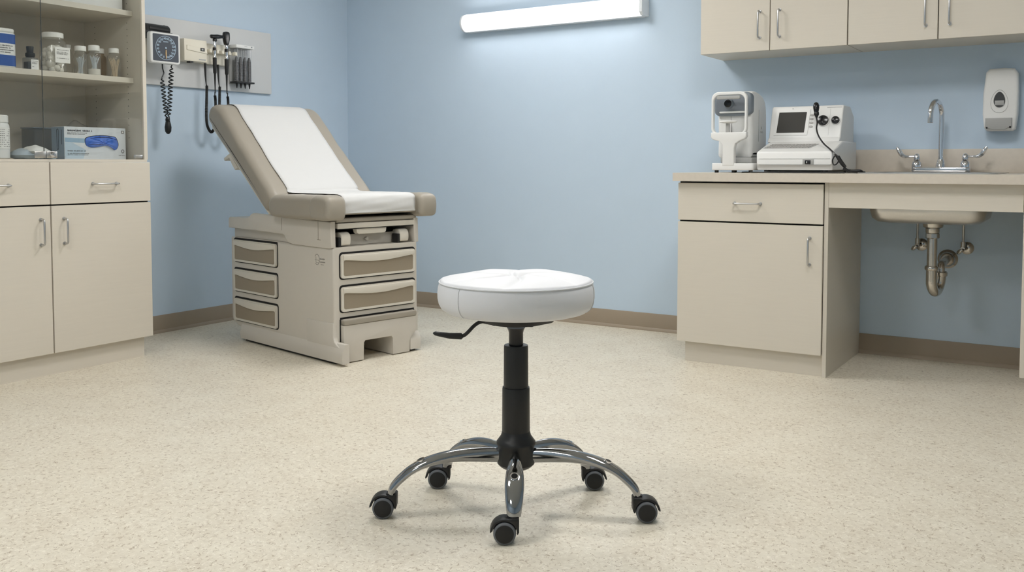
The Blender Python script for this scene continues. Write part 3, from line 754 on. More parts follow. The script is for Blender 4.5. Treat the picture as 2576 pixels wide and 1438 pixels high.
# drawers
def drawer(plane, a0, a1, z0, z1, name='drawer'):
    """plane('front') -> faces +x, a = y;  plane('side') -> faces -y, a = x"""
    M = YZ(-.075) if plane == 'front' else XYZ((0, -.010, 0), (1, 0, 0), (0, 0, 1), (0, -1, 0))
    rec = tp(MB().ext(rrect(a0-.007, z0-.006, a1+.007, z1+.010, .018, 5), -.004, .0012, M), 'drawer_gap_shade', m_gap)  # dark plate that paints the shade in the gap round the drawer
    outer = rrect(a0, z0, a1, z1, .014, 5, sub=16)
    i0, i1, j0, j1 = a0+.013, a1-.013, z0+.011, z1-.029
    inner = []
    for x, z in outer:
        u = (x-a0)/(a1-a0); v = (z-z0)/(z1-z0)
        zz = j0+(j1-j0)*v
        if v > .5: zz -= .016*max(0, math.sin(PI*u))**1.3*(v-.5)*2
        inner.append((i0+(i1-i0)*u, zz))
    d = MB().ext(outer, -.003, .006, M)
    d.ring(outer, inner, .006, .011, M)
    band = [p for p in inner if p[1] > (j0+j1)/2]
    d = tp(d, name, m_tlight)
    # handle lip: stands proud over the inset with a curved lower edge
    N = 18; lip = [(a0+.010+(a1-a0-.020)*i/N, j1+.001-.016*math.sin(PI*i/N)**1.3) for i in range(N+1)]
    lip = lip+[(a1-.010, z1-.006), (a0+.010, z1-.006)]
    tp(MB().ext(lip, .010, .017, M, r=.002), 'handle', m_tlight, d)
    tp(MB().ext([(x*1., z) for x, z in inset(inner, -.002)], .0061, .0075, M), 'inset_panel', m_tpanel, d)
drawer('front', .030, .486, .413, .531); drawer('front', .030, .486, .251, .371)
for z0, z1 in ((.434, .553), (.272, .391), (.110, .230)): drawer('side', -1.022, -.580, z0, z1)
# step
stp = [(.030, .186), (.030, .105), (.036, .094), (.047, .082), (.052, .070), (.052, .004), (.148, .004), (.150, .088), (.158, .099), (.320, .099), (.328, .088), (.330, .004), (.436, .004), (.440, .070), (.452, .084), (.474, .104), (.480, .115), (.480, .186)]
gp_ = MB().box(-.0755, -.0735, .026, .484, .214, .2235); gp_.box(-.0755, -.0735, .0235, .031, .105, .215, .001); gp_.box(-.0755, -.0735, .479, .4865, .105, .215, .001)  # thin dark plates that paint the recess shade round the step
tp(gp_, 'step_recess_shade', m_gap)
tp(MB().ext(stp, -.298, -.050, YZ(), r=.003), 'step', m_tbody)
tp(MB().ext(rrect(.030, .187, .480, .2155, .010, 3), -.0735, -.044, YZ(), r=.005), 'step_pad', m_taupe)
# logo: a ringed letter shape and unreadable lines, on the left side
lg = MB(); Ml = XYZ((0, -.0102, 0), (1, 0, 0), (0, 0, 1), (0, -1, 0))
lg.tube([Ml @ V((-.213+.020*math.cos(a), .500+.026*math.sin(a), 0)) for a in [2.6-4.9*i/16 for i in range(17)]], .0011, 6)
lg.tube([Ml @ V(p) for p in ((-.222, .512, 0), (-.222, .484, 0), (-.200, .484, 0))], .001, 6)
lg.tube([Ml @ V(p) for p in ((-.232, .497, 0), (-.197, .497, 0))], .001, 6)
scribble(lg, Ml, -.188, -.150, .505, .011, 4); scribble(lg, Ml, -.190, -.145, .490, .008, 6); scribble(lg, Ml, -.180, -.155, .477, .005, 9)
tp(lg, 'logo', m_logo)
# seat cushion
sc = catmull([(-.548, .720), (-.535, .702), (-.30, .699), (-.090, .701), (-.063, .712), (-.055, .745), (-.058, .790), (-.078, .811), (-.13, .815), (-.30, .814), (-.46, .813), (-.525, .806), (-.55, .775)], 5)
sc = [(x, max(z, .722) if z < .76 else z) for x, z in sc]
seat = tp(MB().ext(sc, .0, .515, XZ(), r=.006, seg=3), 'seat_cushion', m_taupe, smooth=60)
pd = catmull([(-.178, .735), (-.160, .704), (-.12, .697), (-.06, .697), (-.022, .703), (-.010, .730), (-.009, .770), (-.020, .804), (-.055, .818), (-.10, .819), (-.14, .817), (-.170, .800), (-.180, .765)], 4)
for a, b in ((-.083, .030), (.486, .598)):
    c = tp(MB().ext(pd, a, b, XZ(), r=.026, seg=6), 'corner_pad', m_taupe, smooth=60)
bl_ = catmull([(-.556, .735), (-.545, .708), (-.500, .699), (-.30, .697), (-.170, .698), (-.128, .722), (-.120, .760), (-.128, .798), (-.170, .816), (-.30, .816), (-.46, .814), (-.525, .806), (-.555, .780)], 4)
for a, b in ((-.080, .045), (.470, .595)): tp(MB().ext(bl_, a, b, XZ(), r=.030, seg=6), 'side_bolster', m_taupe, smooth=60)
# backrest
FR = [(-.530, .806), (-.560, .842), (-.620, .893), (-.705, .966), (-.790, 1.040), (-.855, 1.092), (-.925, 1.160), (-1.000, 1.226), (-1.050, 1.268), (-1.095, 1.290), (-1.140, 1.296)]
BK = [(-1.180, 1.285), (-1.204, 1.250), (-1.205, 1.215), (-1.185, 1.185), (-1.060, 1.080), (-.970, 1.018), (-.860, .930), (-.720, .815), (-.625, .735), (-.590, .722), (-.560, .735), (-.530, .770)]
prof = catmull(FR+BK, 4)
back = tp(MB().ext(prof, -.070, .575, XZ(), r=.040, seg=7), 'backrest', m_taupe, smooth=60)
shell = [(-1.195, 1.170), (-.970, .999), (-.720, .797), (-.600, .706), (-.590, .716), (-.716, .813), (-.966, 1.014), (-1.19, 1.182)]
tp(MB().ext(shell, -.045, .55, XZ(), r=.004), 'backrest_shell', m_tlight)
bkp = [(-1.075, 1.000), (-1.020, 1.022), (-.998, 1.018), (-.925, .946), (-.955, .935), (-.985, .962), (-1.015, 1.000), (-1.055, .990), (-1.070, .985)]
for a, b in ((-.040, .0), (.50, .54)): tp(MB().ext(bkp, a, b, XZ(), r=.004), 'paper_roll_bracket', m_tlight)
# exam paper lies on the cushions: its own thing
path = [(-1.208, 1.232), (-1.207, 1.252), (-1.183, 1.289)]+[(x+.0025, z+.004) for x, z in reversed(FR)][:-1]
path = [(x, z) for x, z in path]
path += [(-.545, .829), (-.525, .820), (-.46, .8185), (-.30, .8195), (-.13, .8200), (-.085, .8180), (-.060, .8060), (-.0505, .780), (-.0500, .745), (-.0515, .728)]
pp = catmull(path, 5, closed=False)
pm = MB(); rows = []
TW = Matrix.Translation(TL) @ Matrix.Rotation(TR, 4, 'Z')
L = len(pp)
for i, (x, z) in enumerate(pp):
    row = []
    for k in range(25):
        v = k/24; y = .032+.445*v+.003*math.sin(i*.35)
        w = .0014*math.sin(i*.9+3*v)*math.sin(7*v+i*.2)
        row.append(TW @ V((x+w, y, z+abs(w))))
    rows.append(row)
pm.grid(rows)
o = pm.build('exam_paper', m_paper, smooth=60)
md = o.modifiers.new('thickness', 'SOLIDIFY'); md.thickness = .0012; md.offset = 1
tag(o, 'long white paper sheet draped over the exam table cushions', 'paper')

# ------------------------------------------------------------------ right base units, worktop, sink
t = thing('base_cabinet', 'cream base cabinet with one drawer and one door left of the sink', 'cabinet', (-1.4, 4.59, 0))
MB().box(-1.752, -1.058, 4.272, YW-.002, .10, .884).build('carcass', m_cab, t, smooth=0)
MB().box(-1.722, -1.058, 4.280, YW-.002, 0, .10).build('toe_kick', m_cab, t, smooth=0)
MB().box(-1.058, -1.040, 4.262, YW-.002, 0, .884, .001).build('side_panel', m_cab, t, smooth=0)
MB().box(-1.751, -1.0585, 4.2705, 4.2725, .103, .882).build('seam', m_gap, t, smooth=0)
dr = MB().box(-1.754, -1.061, 4.250, 4.270, .696, .876, .0015).build('drawer', m_cab, t, smooth=0)
pull(dr, (-1.468, 4.250, .782), (-1.346, 4.250, .782), (0, -1, 0))
do = MB().box(-1.754, -1.061, 4.250, 4.270, .100, .688, .0015).build('door', m_cab, t, smooth=0)
pull(do, (-1.118, 4.250, .512), (-1.118, 4.250, .632), (0, -1, 0))
t = thing('base_cabinet', 'cream base cabinet at the right edge beyond the sink space', 'cabinet', (.1, 4.59, 0))
MB().box(-.272, .44, 4.272, YW-.002, .10, .884).build('carcass', m_cab, t, smooth=0)
MB().box(-.255, .42, 4.330, YW-.002, 0, .10).build('toe_kick', m_cab, t, smooth=0)
dr = MB().box(-.270, .44, 4.250, 4.270, .696, .876, .0015).build('drawer', m_cab, t, smooth=0)
pull(dr, (.03, 4.250, .782), (.15, 4.250, .782), (0, -1, 0))
do = MB().box(-.270, .44, 4.250, 4.270, .100, .688, .0015).build('door', m_cab, t, smooth=0)
pull(do, (-.21, 4.250, .512), (-.21, 4.250, .632), (0, -1, 0))
# worktop with sink cut-out
sx0, sx1, sy0, sy1 = -.905, -.415, 4.375, 4.755
ct = thing('worktop', 'mottled beige laminate worktop with backsplash over the right cabinets', 'worktop', (-.65, 4.58, .885))
w = MB()
w.box(-1.772, sx0, 4.222, YW-.001, .885, .925); w.box(sx1, .46, 4.222, YW-.001, .885, .925)
w.box(sx0, sx1, 4.222, sy0, .885, .925); w.box(sx0, sx1, sy1, YW-.001, .885, .925)
bmesh.ops.remove_doubles(w.bm, verts=w.bm.verts, dist=1e-5)
w.build('slab', m_counter, ct, smooth=0)
MB().box(-1.18, .46, 4.918, YW-.001, .925, 1.040, .002).build('backsplash', m_counter, ct)
MB().box(-1.0395, -.2725, 4.262, 4.284, .772, .885, .001).build('apron', m_cab, ct, smooth=0)
# sink
t = thing('sink', 'stainless steel sink basin set into the worktop', 'sink', (-.66, 4.6, .925))
rim_o = rrect(-.945, 4.335, -.375, 4.895, .03, 5); rim_i = rrect(sx0+.012, sy0+.012, sx1-.012, sy1-.012, .04, 5)
MB().ring(rim_o, rim_i, .9252, .9295, XYp()).build('rim', m_steel, t)
lv = [(.9262, .006), (.90, .006), (.76, .006), (.725, .014), (.708, .034), (.702, .065), (.700, .10)]
def bl(d): return rrect(sx0+d, sy0+d, sx1-d, sy1-d, .045+max(0, .02-d*.1), 6)
b = MB(); loops = [[V((x, y, z)) for x, y in bl(d)] for z, d in lv]
ins = [[V((x, y, z)) for x, y in bl(d+.003)] for z, d in [(z+(.003 if z < .9 else 0), d) for z, d in lv]]
b._loops(loops, cap0=False); b._loops(ins, cap0=False)
b.build('basin', m_steel, t, smooth=60)
MB().lathe([(.045, .700), (.042, .682), (.030, .676)], (-.65, 4.565, 0), n=28).build('drain', m_pipe, t)
# drain trap
t = thing('drain_trap', 'chrome P-trap drain pipe below the sink', 'pipe', (-.65, 4.6, .38))
dx, dy = -.652, 4.565
MB().lathe([(.028, .655), (.030, .660), (.030, .676)], (dx, dy, 0), n=24).build('flange', m_pipe, t)
MB().lathe([(.026, .630), (.030, .634), (.030, .652), (.026, .656)], (dx, dy, 0), n=8).build('coupling_nut', m_pipe, t)
MB().cyl((dx, dy, .49), (dx, dy, .635), .0215, 24).build('tailpiece', m_pipe, t)
MB().lathe([(.026, .484), (.030, .489), (.030, .500), (.026, .505)], (dx, dy, 0), n=24).build('slip_nut', m_pipe, t)
ub = [(dx, dy, .49), (dx, dy, .44)]+[(dx+.002*i, dy+.045-.045*math.cos(a), .425-.042*math.sin(a)) for i, a in enumerate([PI*i/12 for i in range(13)])]+[(dx+.026, dy+.09, .44), (dx+.026, dy+.09, .455)]
MB().tube(ub, .0235, 20).build('trap_bend', m_pipe, t)
MB().lathe([(.026, .450), (.030, .455), (.030, .468), (.026, .472)], (dx+.026, dy+.09, 0), n=24).build('slip_nut', m_pipe, t)
el = [(dx+.026, dy+.09, .465), (dx+.026, dy+.09, .480)]+[(dx+.026, dy+.12-.03*math.cos(a), .480+.025*math.sin(a)) for a in [PI/2*i/6 for i in range(7)]]+[(dx+.018, YW-.004, .505)]
MB().tube(el, .018, 18).build('waste_arm', m_pipe, t)
MB().lathe([(.022, 0), (.030, .004), (.032, -.004), (.040, -.010), (.046, -.014)][::-1], (dx+.018, YW-.016, .505), (0, -1, 0), 32).build('wall_flange', m_pipe, t)
# shutoff valves
def valve(x, z, label, ztop):
    t = thing('shutoff_valve', label, 'valve', (x, YW-.03, z), group='shutoff valves under the sink')
    MB().lathe([(.031, 0), (.030, .006), (.020, .013), (.008, .016)], (x+.012, YW, z), (0, -1, 0), 28).build('wall_flange', m_pipe, t)
    v = MB().cyl((x+.008, YW-.014, z), (x, YW-.065, z), .010, 16); v.cyl((x, YW-.052, z-.006), (x, YW-.052, z+.034), .011, 16)
    v.build('valve_body', m_pipe, t)
    MB().tube([(x, YW-.052, z+.03), (x, YW-.052, z+.07), (x, YW-.056, ztop-.05), (x, YW-.08, ztop)], .0055, 10).build('supply_tube', m_pipe, t)
    MB().lathe([(.004, 0), (.017, .004), (.019, .010), (.012, .016), (.002, .018)], (x-.010, YW-.066, z-.010), (-.25, -.9, -.35), 18, ry=.55).build('handle', m_pipe, t)
valve(-.765, .570, 'chrome shutoff valve on the wall left of the drain trap', .884)
valve(-.562, .562, 'chrome shutoff valve on the wall right of the drain trap', .884)
# faucet
t = thing('faucet', 'chrome gooseneck faucet with two wing handles behind the sink', 'faucet', (-.661, 4.83, .93))
MB().ext(rrect(-.790, 4.805, -.530, 4.855, .022, 6), .9297, .953, XYp(), r=.006).build('deck_plate', m_chrome, t)
fx, fy = -.661, 4.83
MB().lathe([(.024, .950), (.022, .965), (.016, .985), (.0145, .990)], (fx, fy, 0), n=24).build('spout_base', m_chrome, t)
R = .066; sp = [(fx, fy, .985), (fx, fy, 1.10), (fx, fy, 1.195)]+[(fx-.030*(1-math.cos(a))/2, fy-R+R*math.cos(a), 1.195+R*math.sin(a)) for a in [PI*i/14 for i in range(1, 15)]]+[(fx-.030, fy-2*R-.002, 1.180)]
MB().tube(sp, .0122, 18).build('spout', m_chrome, t)
MB().cyl((fx-.030, fy-2*R-.002, 1.184), (fx-.030, fy-2*R-.004, 1.158), .0125, 20, bev=.002).build('aerator', m_chrome, t)
for s_ in (-1, 1):
    hx = fx+s_*.106
    hh = MB().lathe([(.023, .950), (.024, .962), (.019, .976), (.013, .982), (.015, .992), (.013, 1.005), (.007, 1.015), (.002, 1.018)], (hx, fy, 0), n=24).build('valve_stem', m_chrome, t)
    pth = [(hx, fy, 1.003), (hx+s_*.035, fy-.004, 1.003), (hx+s_*.055, fy-.006, 1.004), (hx+s_*.070, fy-.008, 1.014), (hx+s_*.080, fy-.009, 1.032), (hx+s_*.090, fy-.009, 1.048)]
    rr = [(.006, .005), (.006, .005), (.010, .008), (.012, .010), (.011, .010), (.007, .006)]
    pth2 = catmull([(*p, *r) for p, r in zip(pth, rr)], 5, closed=False)
    MB().tube([p[:3] for p in pth2], [(p[3], p[4]) for p in pth2], 12, side=(0, 1, 0)).build('lever', m_chrome, t)
# soap dispenser
t = thing('soap_dispenser', 'white wall soap dispenser with dark oval window right of the faucet', 'dispenser', (-.418, 4.9, 1.12))
sd = [(-.478, 1.128), (-.470, 1.122), (-.366, 1.122), (-.354, 1.130), (-.346, 1.20), (-.344, 1.30), (-.348, 1.388), (-.362, 1.408), (-.40, 1.412), (-.465, 1.410), (-.480, 1.395), (-.490, 1.30), (-.491, 1.20), (-.484, 1.14)]
MB().ext(sd, 4.860, YW-.001, XZ(), r=.012, seg=4).build('cover', m_white, t)
egg = [(-.4215+.0235*math.cos(a)*(1-.18*math.sin(a)), 1.266+.036*math.sin(a)) for a in [2*PI*i/28 for i in range(28)]]
MB().ext(egg, 4.8575, 4.864, XZ()).build('window', m_screen, t)
MB().ring([(-.4215+(p[0]+.4215)*1.55, 1.258+(p[1]-1.266)*1.5) for p in egg], [(-.4215+(p[0]+.4215)*1.47, 1.258+(p[1]-1.266)*1.43) for p in egg], 4.8593, 4.864, XZ()).build('relief_line', m_mgrey, t)
MB().box(-.440, -.402, 4.8568, 4.858, 1.240, 1.262, .0004).build('window_label', m_mgrey, t)
pb = MB().ext([(-.478, 1.181), (-.368, 1.181), (-.368, 1.140), (-.378, 1.138), (-.395, 1.128), (-.445, 1.127), (-.465, 1.135), (-.478, 1.137)], 4.850, 4.864, XZ(), r=.002); pb.build('push_bar', m_mgrey, t)
MB().box(-.474, -.467, 4.8495, 4.852, 1.132, 1.141).build('pivot', m_black, t)
MB().box(-.378, -.370, 4.8495, 4.852, 1.133, 1.142).build('pivot', m_black, t)

# ------------------------------------------------------------------ upper wall cabinets
def upper(x0, x1, xm, label):
    t = thing('wall_cabinet', label, 'cabinet', ((x0+x1)/2, 4.77, 1.533), group='cream wall cabinets')
    MB().box(x0+.001, x1-.001, 4.622, YW-.001, 1.533, 2.28).build('carcass', m_cab, t, smooth=0)
    MB().box(x0+.002, x1-.002, 4.6205, 4.6225, 1.536, 2.276).build('seam', m_gap, t, smooth=0)
    for a, b, hx in ((x0+.001, xm-.002, xm-.052), (xm+.002, x1-.0025, xm+.048)):
        d = MB().box(a, b, 4.602, 4.6205, 1.533, 2.28, .0015).build('door', m_cab, t, smooth=0)
        pull(d, (hx, 4.602, 1.598), (hx, 4.602, 1.728), (0, -1, 0))
upper(-1.784, -1.049, -1.422, 'cream two-door wall cabinet nearest the lit wall, left one')
upper(-1.047, -.262, -.654, 'cream two-door wall cabinet above the sink, right one')

# ------------------------------------------------------------------ autorefractor
CZ = .9252
t = thing('eye_refractor', 'white eye refractor with chinrest frame at the left end of the worktop', 'medical device', (-1.55, 4.55, CZ))
b = MB().ext(rrect(-1.640, 4.395, -1.430, 4.72, .010, 4), .937, .972, XYp(), r=.004)
b.build('base', m_white, t)
ft = MB()
for x, y in ((-1.622, 4.42), (-1.535, 4.42), (-1.45, 4.42), (-1.45, 4.69), (-1.622, 4.69)): ft.cyl((x, y, CZ), (x, y, .938), .010, 14)
ft.build('feet', m_black, t)
MB().box(-1.615, -1.455, 4.45, 4.71, .972, 1.000, .006).build('slide_table', m_mgrey, t)
# main body: side profile in y,z
bpr = catmull([(4.50, 1.004), (4.50, 1.10), (4.492, 1.20), (4.50, 1.30), (4.53, 1.328), (4.62, 1.326), (4.70, 1.30), (4.735, 1.24), (4.742, 1.12), (4.735, 1.01), (4.70, 1.002), (4.55, 1.002)], 4)
MB().ext(bpr, -1.648, -1.472, YZ(), r=.022, seg=5).build('housing', m_white, t, smooth=60)
sl = MB(); sl.box(-1.4722, -1.4710, 4.60, 4.605, 1.08, 1.24); sl.ball((-1.474, 4.645, 1.15), .004, .006, .010); sl.box(-1.476, -1.468, 4.630, 4.660, 1.128, 1.132, .001); sl.build('side_switch', m_mgrey, t)
MB().ext(rrect(-1.657, 1.206, -1.468, 1.322, .028, 6), 4.470, 4.520, XZ(), r=.010, seg=4).build('bezel', m_dgrey, t)
MB().ext(rrect(-1.646, 1.216, -1.480, 1.300, .022, 6), 4.4675, 4.472, XZ(), r=.002).build('measuring_face', m_face, t)
MB().ext(rrect(-1.628, 1.219, -1.498, 1.228, .004, 4), 4.462, 4.470, XZ(), r=.003).build('ledge', m_white, t)
ln = MB().lathe([(.026, 0), (.023, .012), (.020, .016)], (-1.580, 4.4685, 1.266), (0, -1, 0), 28).build('lens_ring', m_dgrey, t)
MB().lathe([(.0185, .0), (.0185, .0185), (.012, .0205), (.001, .021)], (-1.580, 4.4685, 1.266), (0, -1, 0), 28).build('lens', m_blackgloss, t)
MB().box(-1.5765, -1.5755, 4.4905, 4.50, 1.02, 1.205).build('front_seam', m_print, t)
# chin rest stand and frame
stn = [(-1.585, .960), (-1.525, .960), (-1.525, 1.045), (-1.520, 1.066), (-1.500, 1.080), (-1.474, 1.090), (-1.466, 1.100), (-1.466, 1.122), (-1.645, 1.122), (-1.645, 1.098), (-1.636, 1.088), (-1.600, 1.078), (-1.585, 1.062)]
MB().ext(stn, 4.392, 4.425, XZ(), r=.005, seg=3).build('chin_rest_stand', m_white, t)
fro = rrect(-1.645, 1.108, -1.466, 1.320, .034, 7, sub=3); fri = [(-1.5555+(x+1.5555)*.875, 1.210+(z-1.214)*.885) for x, z in fro]
fr = MB().ring(fro, fri, 4.398, 4.420, XZ()).build('head_frame', m_white, t)
md = fr.modifiers.new('soft', 'BEVEL'); md.width = .004; md.segments = 3
MB().ext(rrect(-1.615, 1.283, -1.497, 1.299, .006, 3), 4.386, 4.400, XZ(), r=.003).build('forehead_rest', m_mgrey, t)
MB().box(-1.573, -1.556, 4.405, 4.418, 1.120, 1.168, .001).build('chin_post', m_mgrey, t)
MB().lathe([(.018, 1.166), (.044, 1.172), (.046, 1.175), (.042, 1.179), (.005, 1.177)], (-1.563, 4.410, 0), n=28, ry=.6).build('chin_rest', m_white, t)

# ------------------------------------------------------------------ keyboard console instrument
t = thing('console_device', 'white ultrasound console with small screen, keyboard and black knobs', 'medical device', (-1.23, 4.6, CZ))
x0, x1 = -1.400, -1.052
prof = [(4.372, .940), (4.366, .962), (4.360, .966), (4.360, 1.018), (4.368, 1.026), (4.560, 1.076), (4.575, 1.080), (4.578, 1.094), (4.586, 1.096), (4.648, 1.247), (4.665, 1.254), (4.80, 1.252), (4.852, 1.215), (4.856, 1.0), (4.85, .940)]
low = [(4.372, .9395), (4.366, .962), (4.360, .966), (4.360, 1.016), (4.366, 1.026), (4.560, 1.076), (4.84, 1.076), (4.84, .9395)]
MB().ext(low, x0-.004, x1+.002, YZ(), r=.008, seg=3).build('base', m_white, t)
# upper case
up = [(4.572, 1.078), (4.576, 1.096), (4.588, 1.099), (4.634, 1.240), (4.645, 1.250), (4.78, 1.248), (4.855, 1.205), (4.855, .96), (4.80, .945), (4.80, 1.06), (4.60, 1.07)]
up = [(4.560, 1.076), (4.574, 1.094), (4.584, 1.097), (4.634, 1.242), (4.646, 1.252), (4.78, 1.250), (4.857, 1.205), (4.857, .945), (4.70, .945), (4.66, 1.04)]
MB().ext(up, -1.415, -1.068, YZ(), r=.007, seg=3).build('case', m_white, t)
# sloped front face frame: basis on slope from (4.584,1.097) to (4.634,1.242)
sn = V((0, .050, .145)).normalized(); no = V((0, -.145, .050)).normalized()
Mf = XYZ((0, 4.584, 1.097), (1, 0, 0), tuple(sn), tuple(no))
def onf(x, z): return (x, (z-1.097)/sn.z)
q = [onf(-1.379, 1.120), onf(-1.243, 1.120), onf(-1.239, 1.222), onf(-1.375, 1.222)]
MB().ring([onf(-1.392, 1.108), onf(-1.228, 1.108), onf(-1.222, 1.234), onf(-1.388, 1.234)], q, -.001, .003, Mf).build('screen_bezel', m_white, t)
MB().ext(q, -.001, .0012, Mf).build('screen', m_screen, t)
for z in (1.206, 1.187, 1.168, 1.149):
    x, w_ = onf(-1.214, z)
    MB().ext(circ(x, w_, .0095, 16, .0055), 0, .003, Mf, r=.001).build('button', m_key, t)
MB().ext(circ(*onf(-1.31, 1.240), .003, 12), 0, .001, Mf).build('indicator', m_key, t)
pl = MB(); pl.ext([onf(-1.145, 1.243), onf(-1.075, 1.243), onf(-1.075, 1.2405), onf(-1.145, 1.2405)], 0, .0006, Mf); pl.ext([onf(-1.128, 1.236), onf(-1.1272, 1.236), onf(-1.1272, 1.105), onf(-1.128, 1.105)], 0, .0006, Mf); pl.build('panel_line', m_mgrey, t)
for (x, z, r) in ((-1.157, 1.176, .0265), (-1.098, 1.176, .0195)):
    c = Mf @ V((*onf(x, z), 0))
    MB().lathe([(r+.003, -.001), (r+.003, .004), (r+.001, .006)], c, no, 28).build('knob_ring', m_white, t)
    MB().lathe([(r*.97, .003), (r, .008), (r*.9, .016), (r*.5, .019), (.001, .020)], c, no, 28).build('knob', m_blackgloss, t)
# keyboard deck
dn = V((0, .194, .050)).normalized(); dno = V((0, -.050, .194)).normalized()
Mk = XYZ((0, 4.366, 1.026), (1, 0, 0), tuple(dn), tuple(dno))
kb = MB().ext([(-1.392, .062), (-1.172, .062), (-1.148, .145), (-1.368, .145)], -.001, .0012, Mk).build('keyboard', m_mgrey, t)
ks = MB()
for r_ in range(5):
    v0 = .067+r_*.0152; sh = (v0-.062)/.083*.022
    for c_ in range(15):
        u0 = -1.388+sh+c_*.0140
        if r_ == 0 and 3 <= c_ <= 8:
            if c_ == 3: ks.ext([(u0, v0), (u0+.082, v0), (u0+.082, v0+.012), (u0, v0+.012)], .001, .0035, Mk, r=.0006, seg=1)
            continue
        ks.ext([(u0, v0), (u0+.0115, v0), (u0+.0115, v0+.012), (u0, v0+.012)], .001, .004, Mk, r=.0008, seg=1)
ks.build('keys', m_key, kb)
MB().box(-1.390, -1.060, 4.3588, 4.362, .9625, .9655).build('base_seam', m_mgrey, t)
MB().box(-1.390, -1.060, 4.3588, 4.362, .9915, .9925).build('base_seam', m_mgrey, t)
so = MB().box(-1.185, -1.134, 4.3575, 4.364, .964, .990, .001).build('socket', m_mgrey, t)
MB().box(-1.174, -1.148, 4.3555, 4.359, .967, .985, .001).build('socket_insert', m_blackgloss, so)
MB().box(-1.166, -1.163, 4.353, 4.356, .972, .980).build('socket_pin', m_white, so)
ft = MB(); ft.box(-1.37, -1.08, 4.40, 4.80, .930, .940)
for x, y in ((-1.362, 4.385), (-1.09, 4.385), (-1.362, 4.80), (-1.09, 4.80)): ft.cyl((x, y, CZ), (x, y, .941), .011, 14)
ft.build('feet', m_black, t)
# probe with cable
t = thing('ultrasound_probe', 'black handheld probe with cable resting on the console knobs', 'probe', (-1.165, 4.56, 1.19))
MB().lathe([(.002, 0), (.010, .005), (.0145, .018), (.0145, .030), (.012, .044), (.010, .050)], (-1.182, 4.570, 1.265), (.10, -.25, -1), 20).build('head', m_blackgloss, t)
MB().lathe([(.010, 0), (.012, .004), (.012, .014), (.007, .022), (.004, .032)], (-1.177, 4.559, 1.218), (.10, -.25, -1), 20).build('strain_relief', m_black, t)
cb = [(-1.175, 4.551, 1.190), (-1.166, 4.535, 1.165), (-1.160, 4.500, 1.135), (-1.140, 4.46, 1.10), (-1.105, 4.42, 1.062), (-1.065, 4.375, 1.035), (-1.035, 4.345, 1.010), (-1.012, 4.34, .975), (-.990, 4.34, .950), (-.96, 4.345, .932), (-.925, 4.35, .931), (-.915, 4.39, .931), (-.96, 4.41, .931), (-.99, 4.38, .932), (-.955, 4.36, .9375), (-.928, 4.375, .936)]
MB().tube(catmull(cb, 8, closed=False), .0038, 8).build('cable', m_blackgloss, t)
pg = MB().tube(catmull([(-1.034, 4.342, 1.012), (-1.022, 4.338, 1.002), (-1.016, 4.336, .985), (-1.026, 4.336, .968), (-1.040, 4.338, .965), (-1.045, 4.340, .985), (-1.036, 4.342, 1.005)], 5, closed=False), .0032, 8)
pg.tube([(-1.020, 4.337, 1.004), (-1.008, 4.337, .980), (-.985, 4.337, .955)], [(.006, .006), (.009, .007), (.004, .004)], 10)
pg.tube(catmull([(-1.00, 4.345, .945), (-.965, 4.350, .937), (-.93, 4.352, .938), (-.920, 4.362, .934)], 4, closed=False), [(.006, .005)]*13, 10)
pg.build('connector', m_black, t)
tag(MB().tube(catmull([(-1.52, 4.50, .9265), (-1.46, 4.44, .9275), (-1.43, 4.37, .9285), (-1.35, 4.335, .9285), (-1.15, 4.325, .9285), (-1.04, 4.33, .9285), (-.99, 4.335, .9285)], 8, closed=False), .0032, 8).build('power_cord', m_black), 'black cord lying along the worktop under the two devices', 'cord')

# ------------------------------------------------------------------ rolling stool
HC = .97
fwd = V((-.5388, .8424, 0)).normalized(); rgt = V((fwd.y, -fwd.x, 0))
SC = V((-1.3645, 2.1540, 0)); SF = .977   # column stands here; SF = size factor of the upper parts
t = thing('rolling_stool', 'round white padded rolling stool with chrome five-star base', 'stool', tuple(SC))
def sp_(a, b, z=0): return SC+rgt*a+fwd*b+V((0, 0, z))
stool_upper = []
# seat: polar grid with pinched radial creases
sm = MB(); RS = .2215; NA = 120
creases = [0.35+2*PI*k/6 for k in range(6)]
def top_h(r, a):
    f = r/RS
    base = .6405+.014*(1-f**4)
    best = min(abs((a-c-.5*(1-f)+PI) % (2*PI)-PI) for c in creases)
    d = best*max(r, .012)
    crease = math.exp(-(d/.007)**2)*.006*min(1, (1-f)*4)*min(1, f*8+.2)
    puff = .009*math.sin(min(PI/2, best*3/2*1.0))*math.sin(PI*min(1, f))**.8
    button = .009*math.exp(-(r/.022)**2)
    return base-crease+puff-button
rows = []
prof_side = [(.10, .5505), (.150, .5490), (.182, .5500), (.200, .5550), (.2120, .5640), (.2190, .5770), (.2222, .5930), (.2225, .6070), (.2210, .6210), (.2185, .6310), (.2150, .6375)]
for r, z in prof_side: rows.append([sp_(r*math.cos(2*PI*k/NA), r*math.sin(2*PI*k/NA), z) for k in range(NA)])
for f in (.962, .93, .88, .82, .75, .68, .60, .52, .44, .36, .29, .22, .16, .10, .05, .005):
    r = RS*f
    rows.append([sp_(r*math.cos(2*PI*k/NA), r*math.sin(2*PI*k/NA), top_h(r, 2*PI*k/NA)) for k in range(NA)])
sm._loops(rows)
seat = sm.build('seat', m_vinylw, t, smooth=80)
pi = MB(); pi.tube([sp_(.2172*math.cos(2*PI*k/90), .2172*math.sin(2*PI*k/90), .6375) for k in range(90)], .0022, 6, closedpath=True)
for a in (-PI+.80, -PI+2.9):
    pi.tube(catmull([tuple(sp_((r+.0004)*math.cos(a), (r+.0004)*math.sin(a), z)) for r, z in prof_side[3:]], 3, closed=False), .0011, 6)
pi.build('seam', m_stitch, seat)
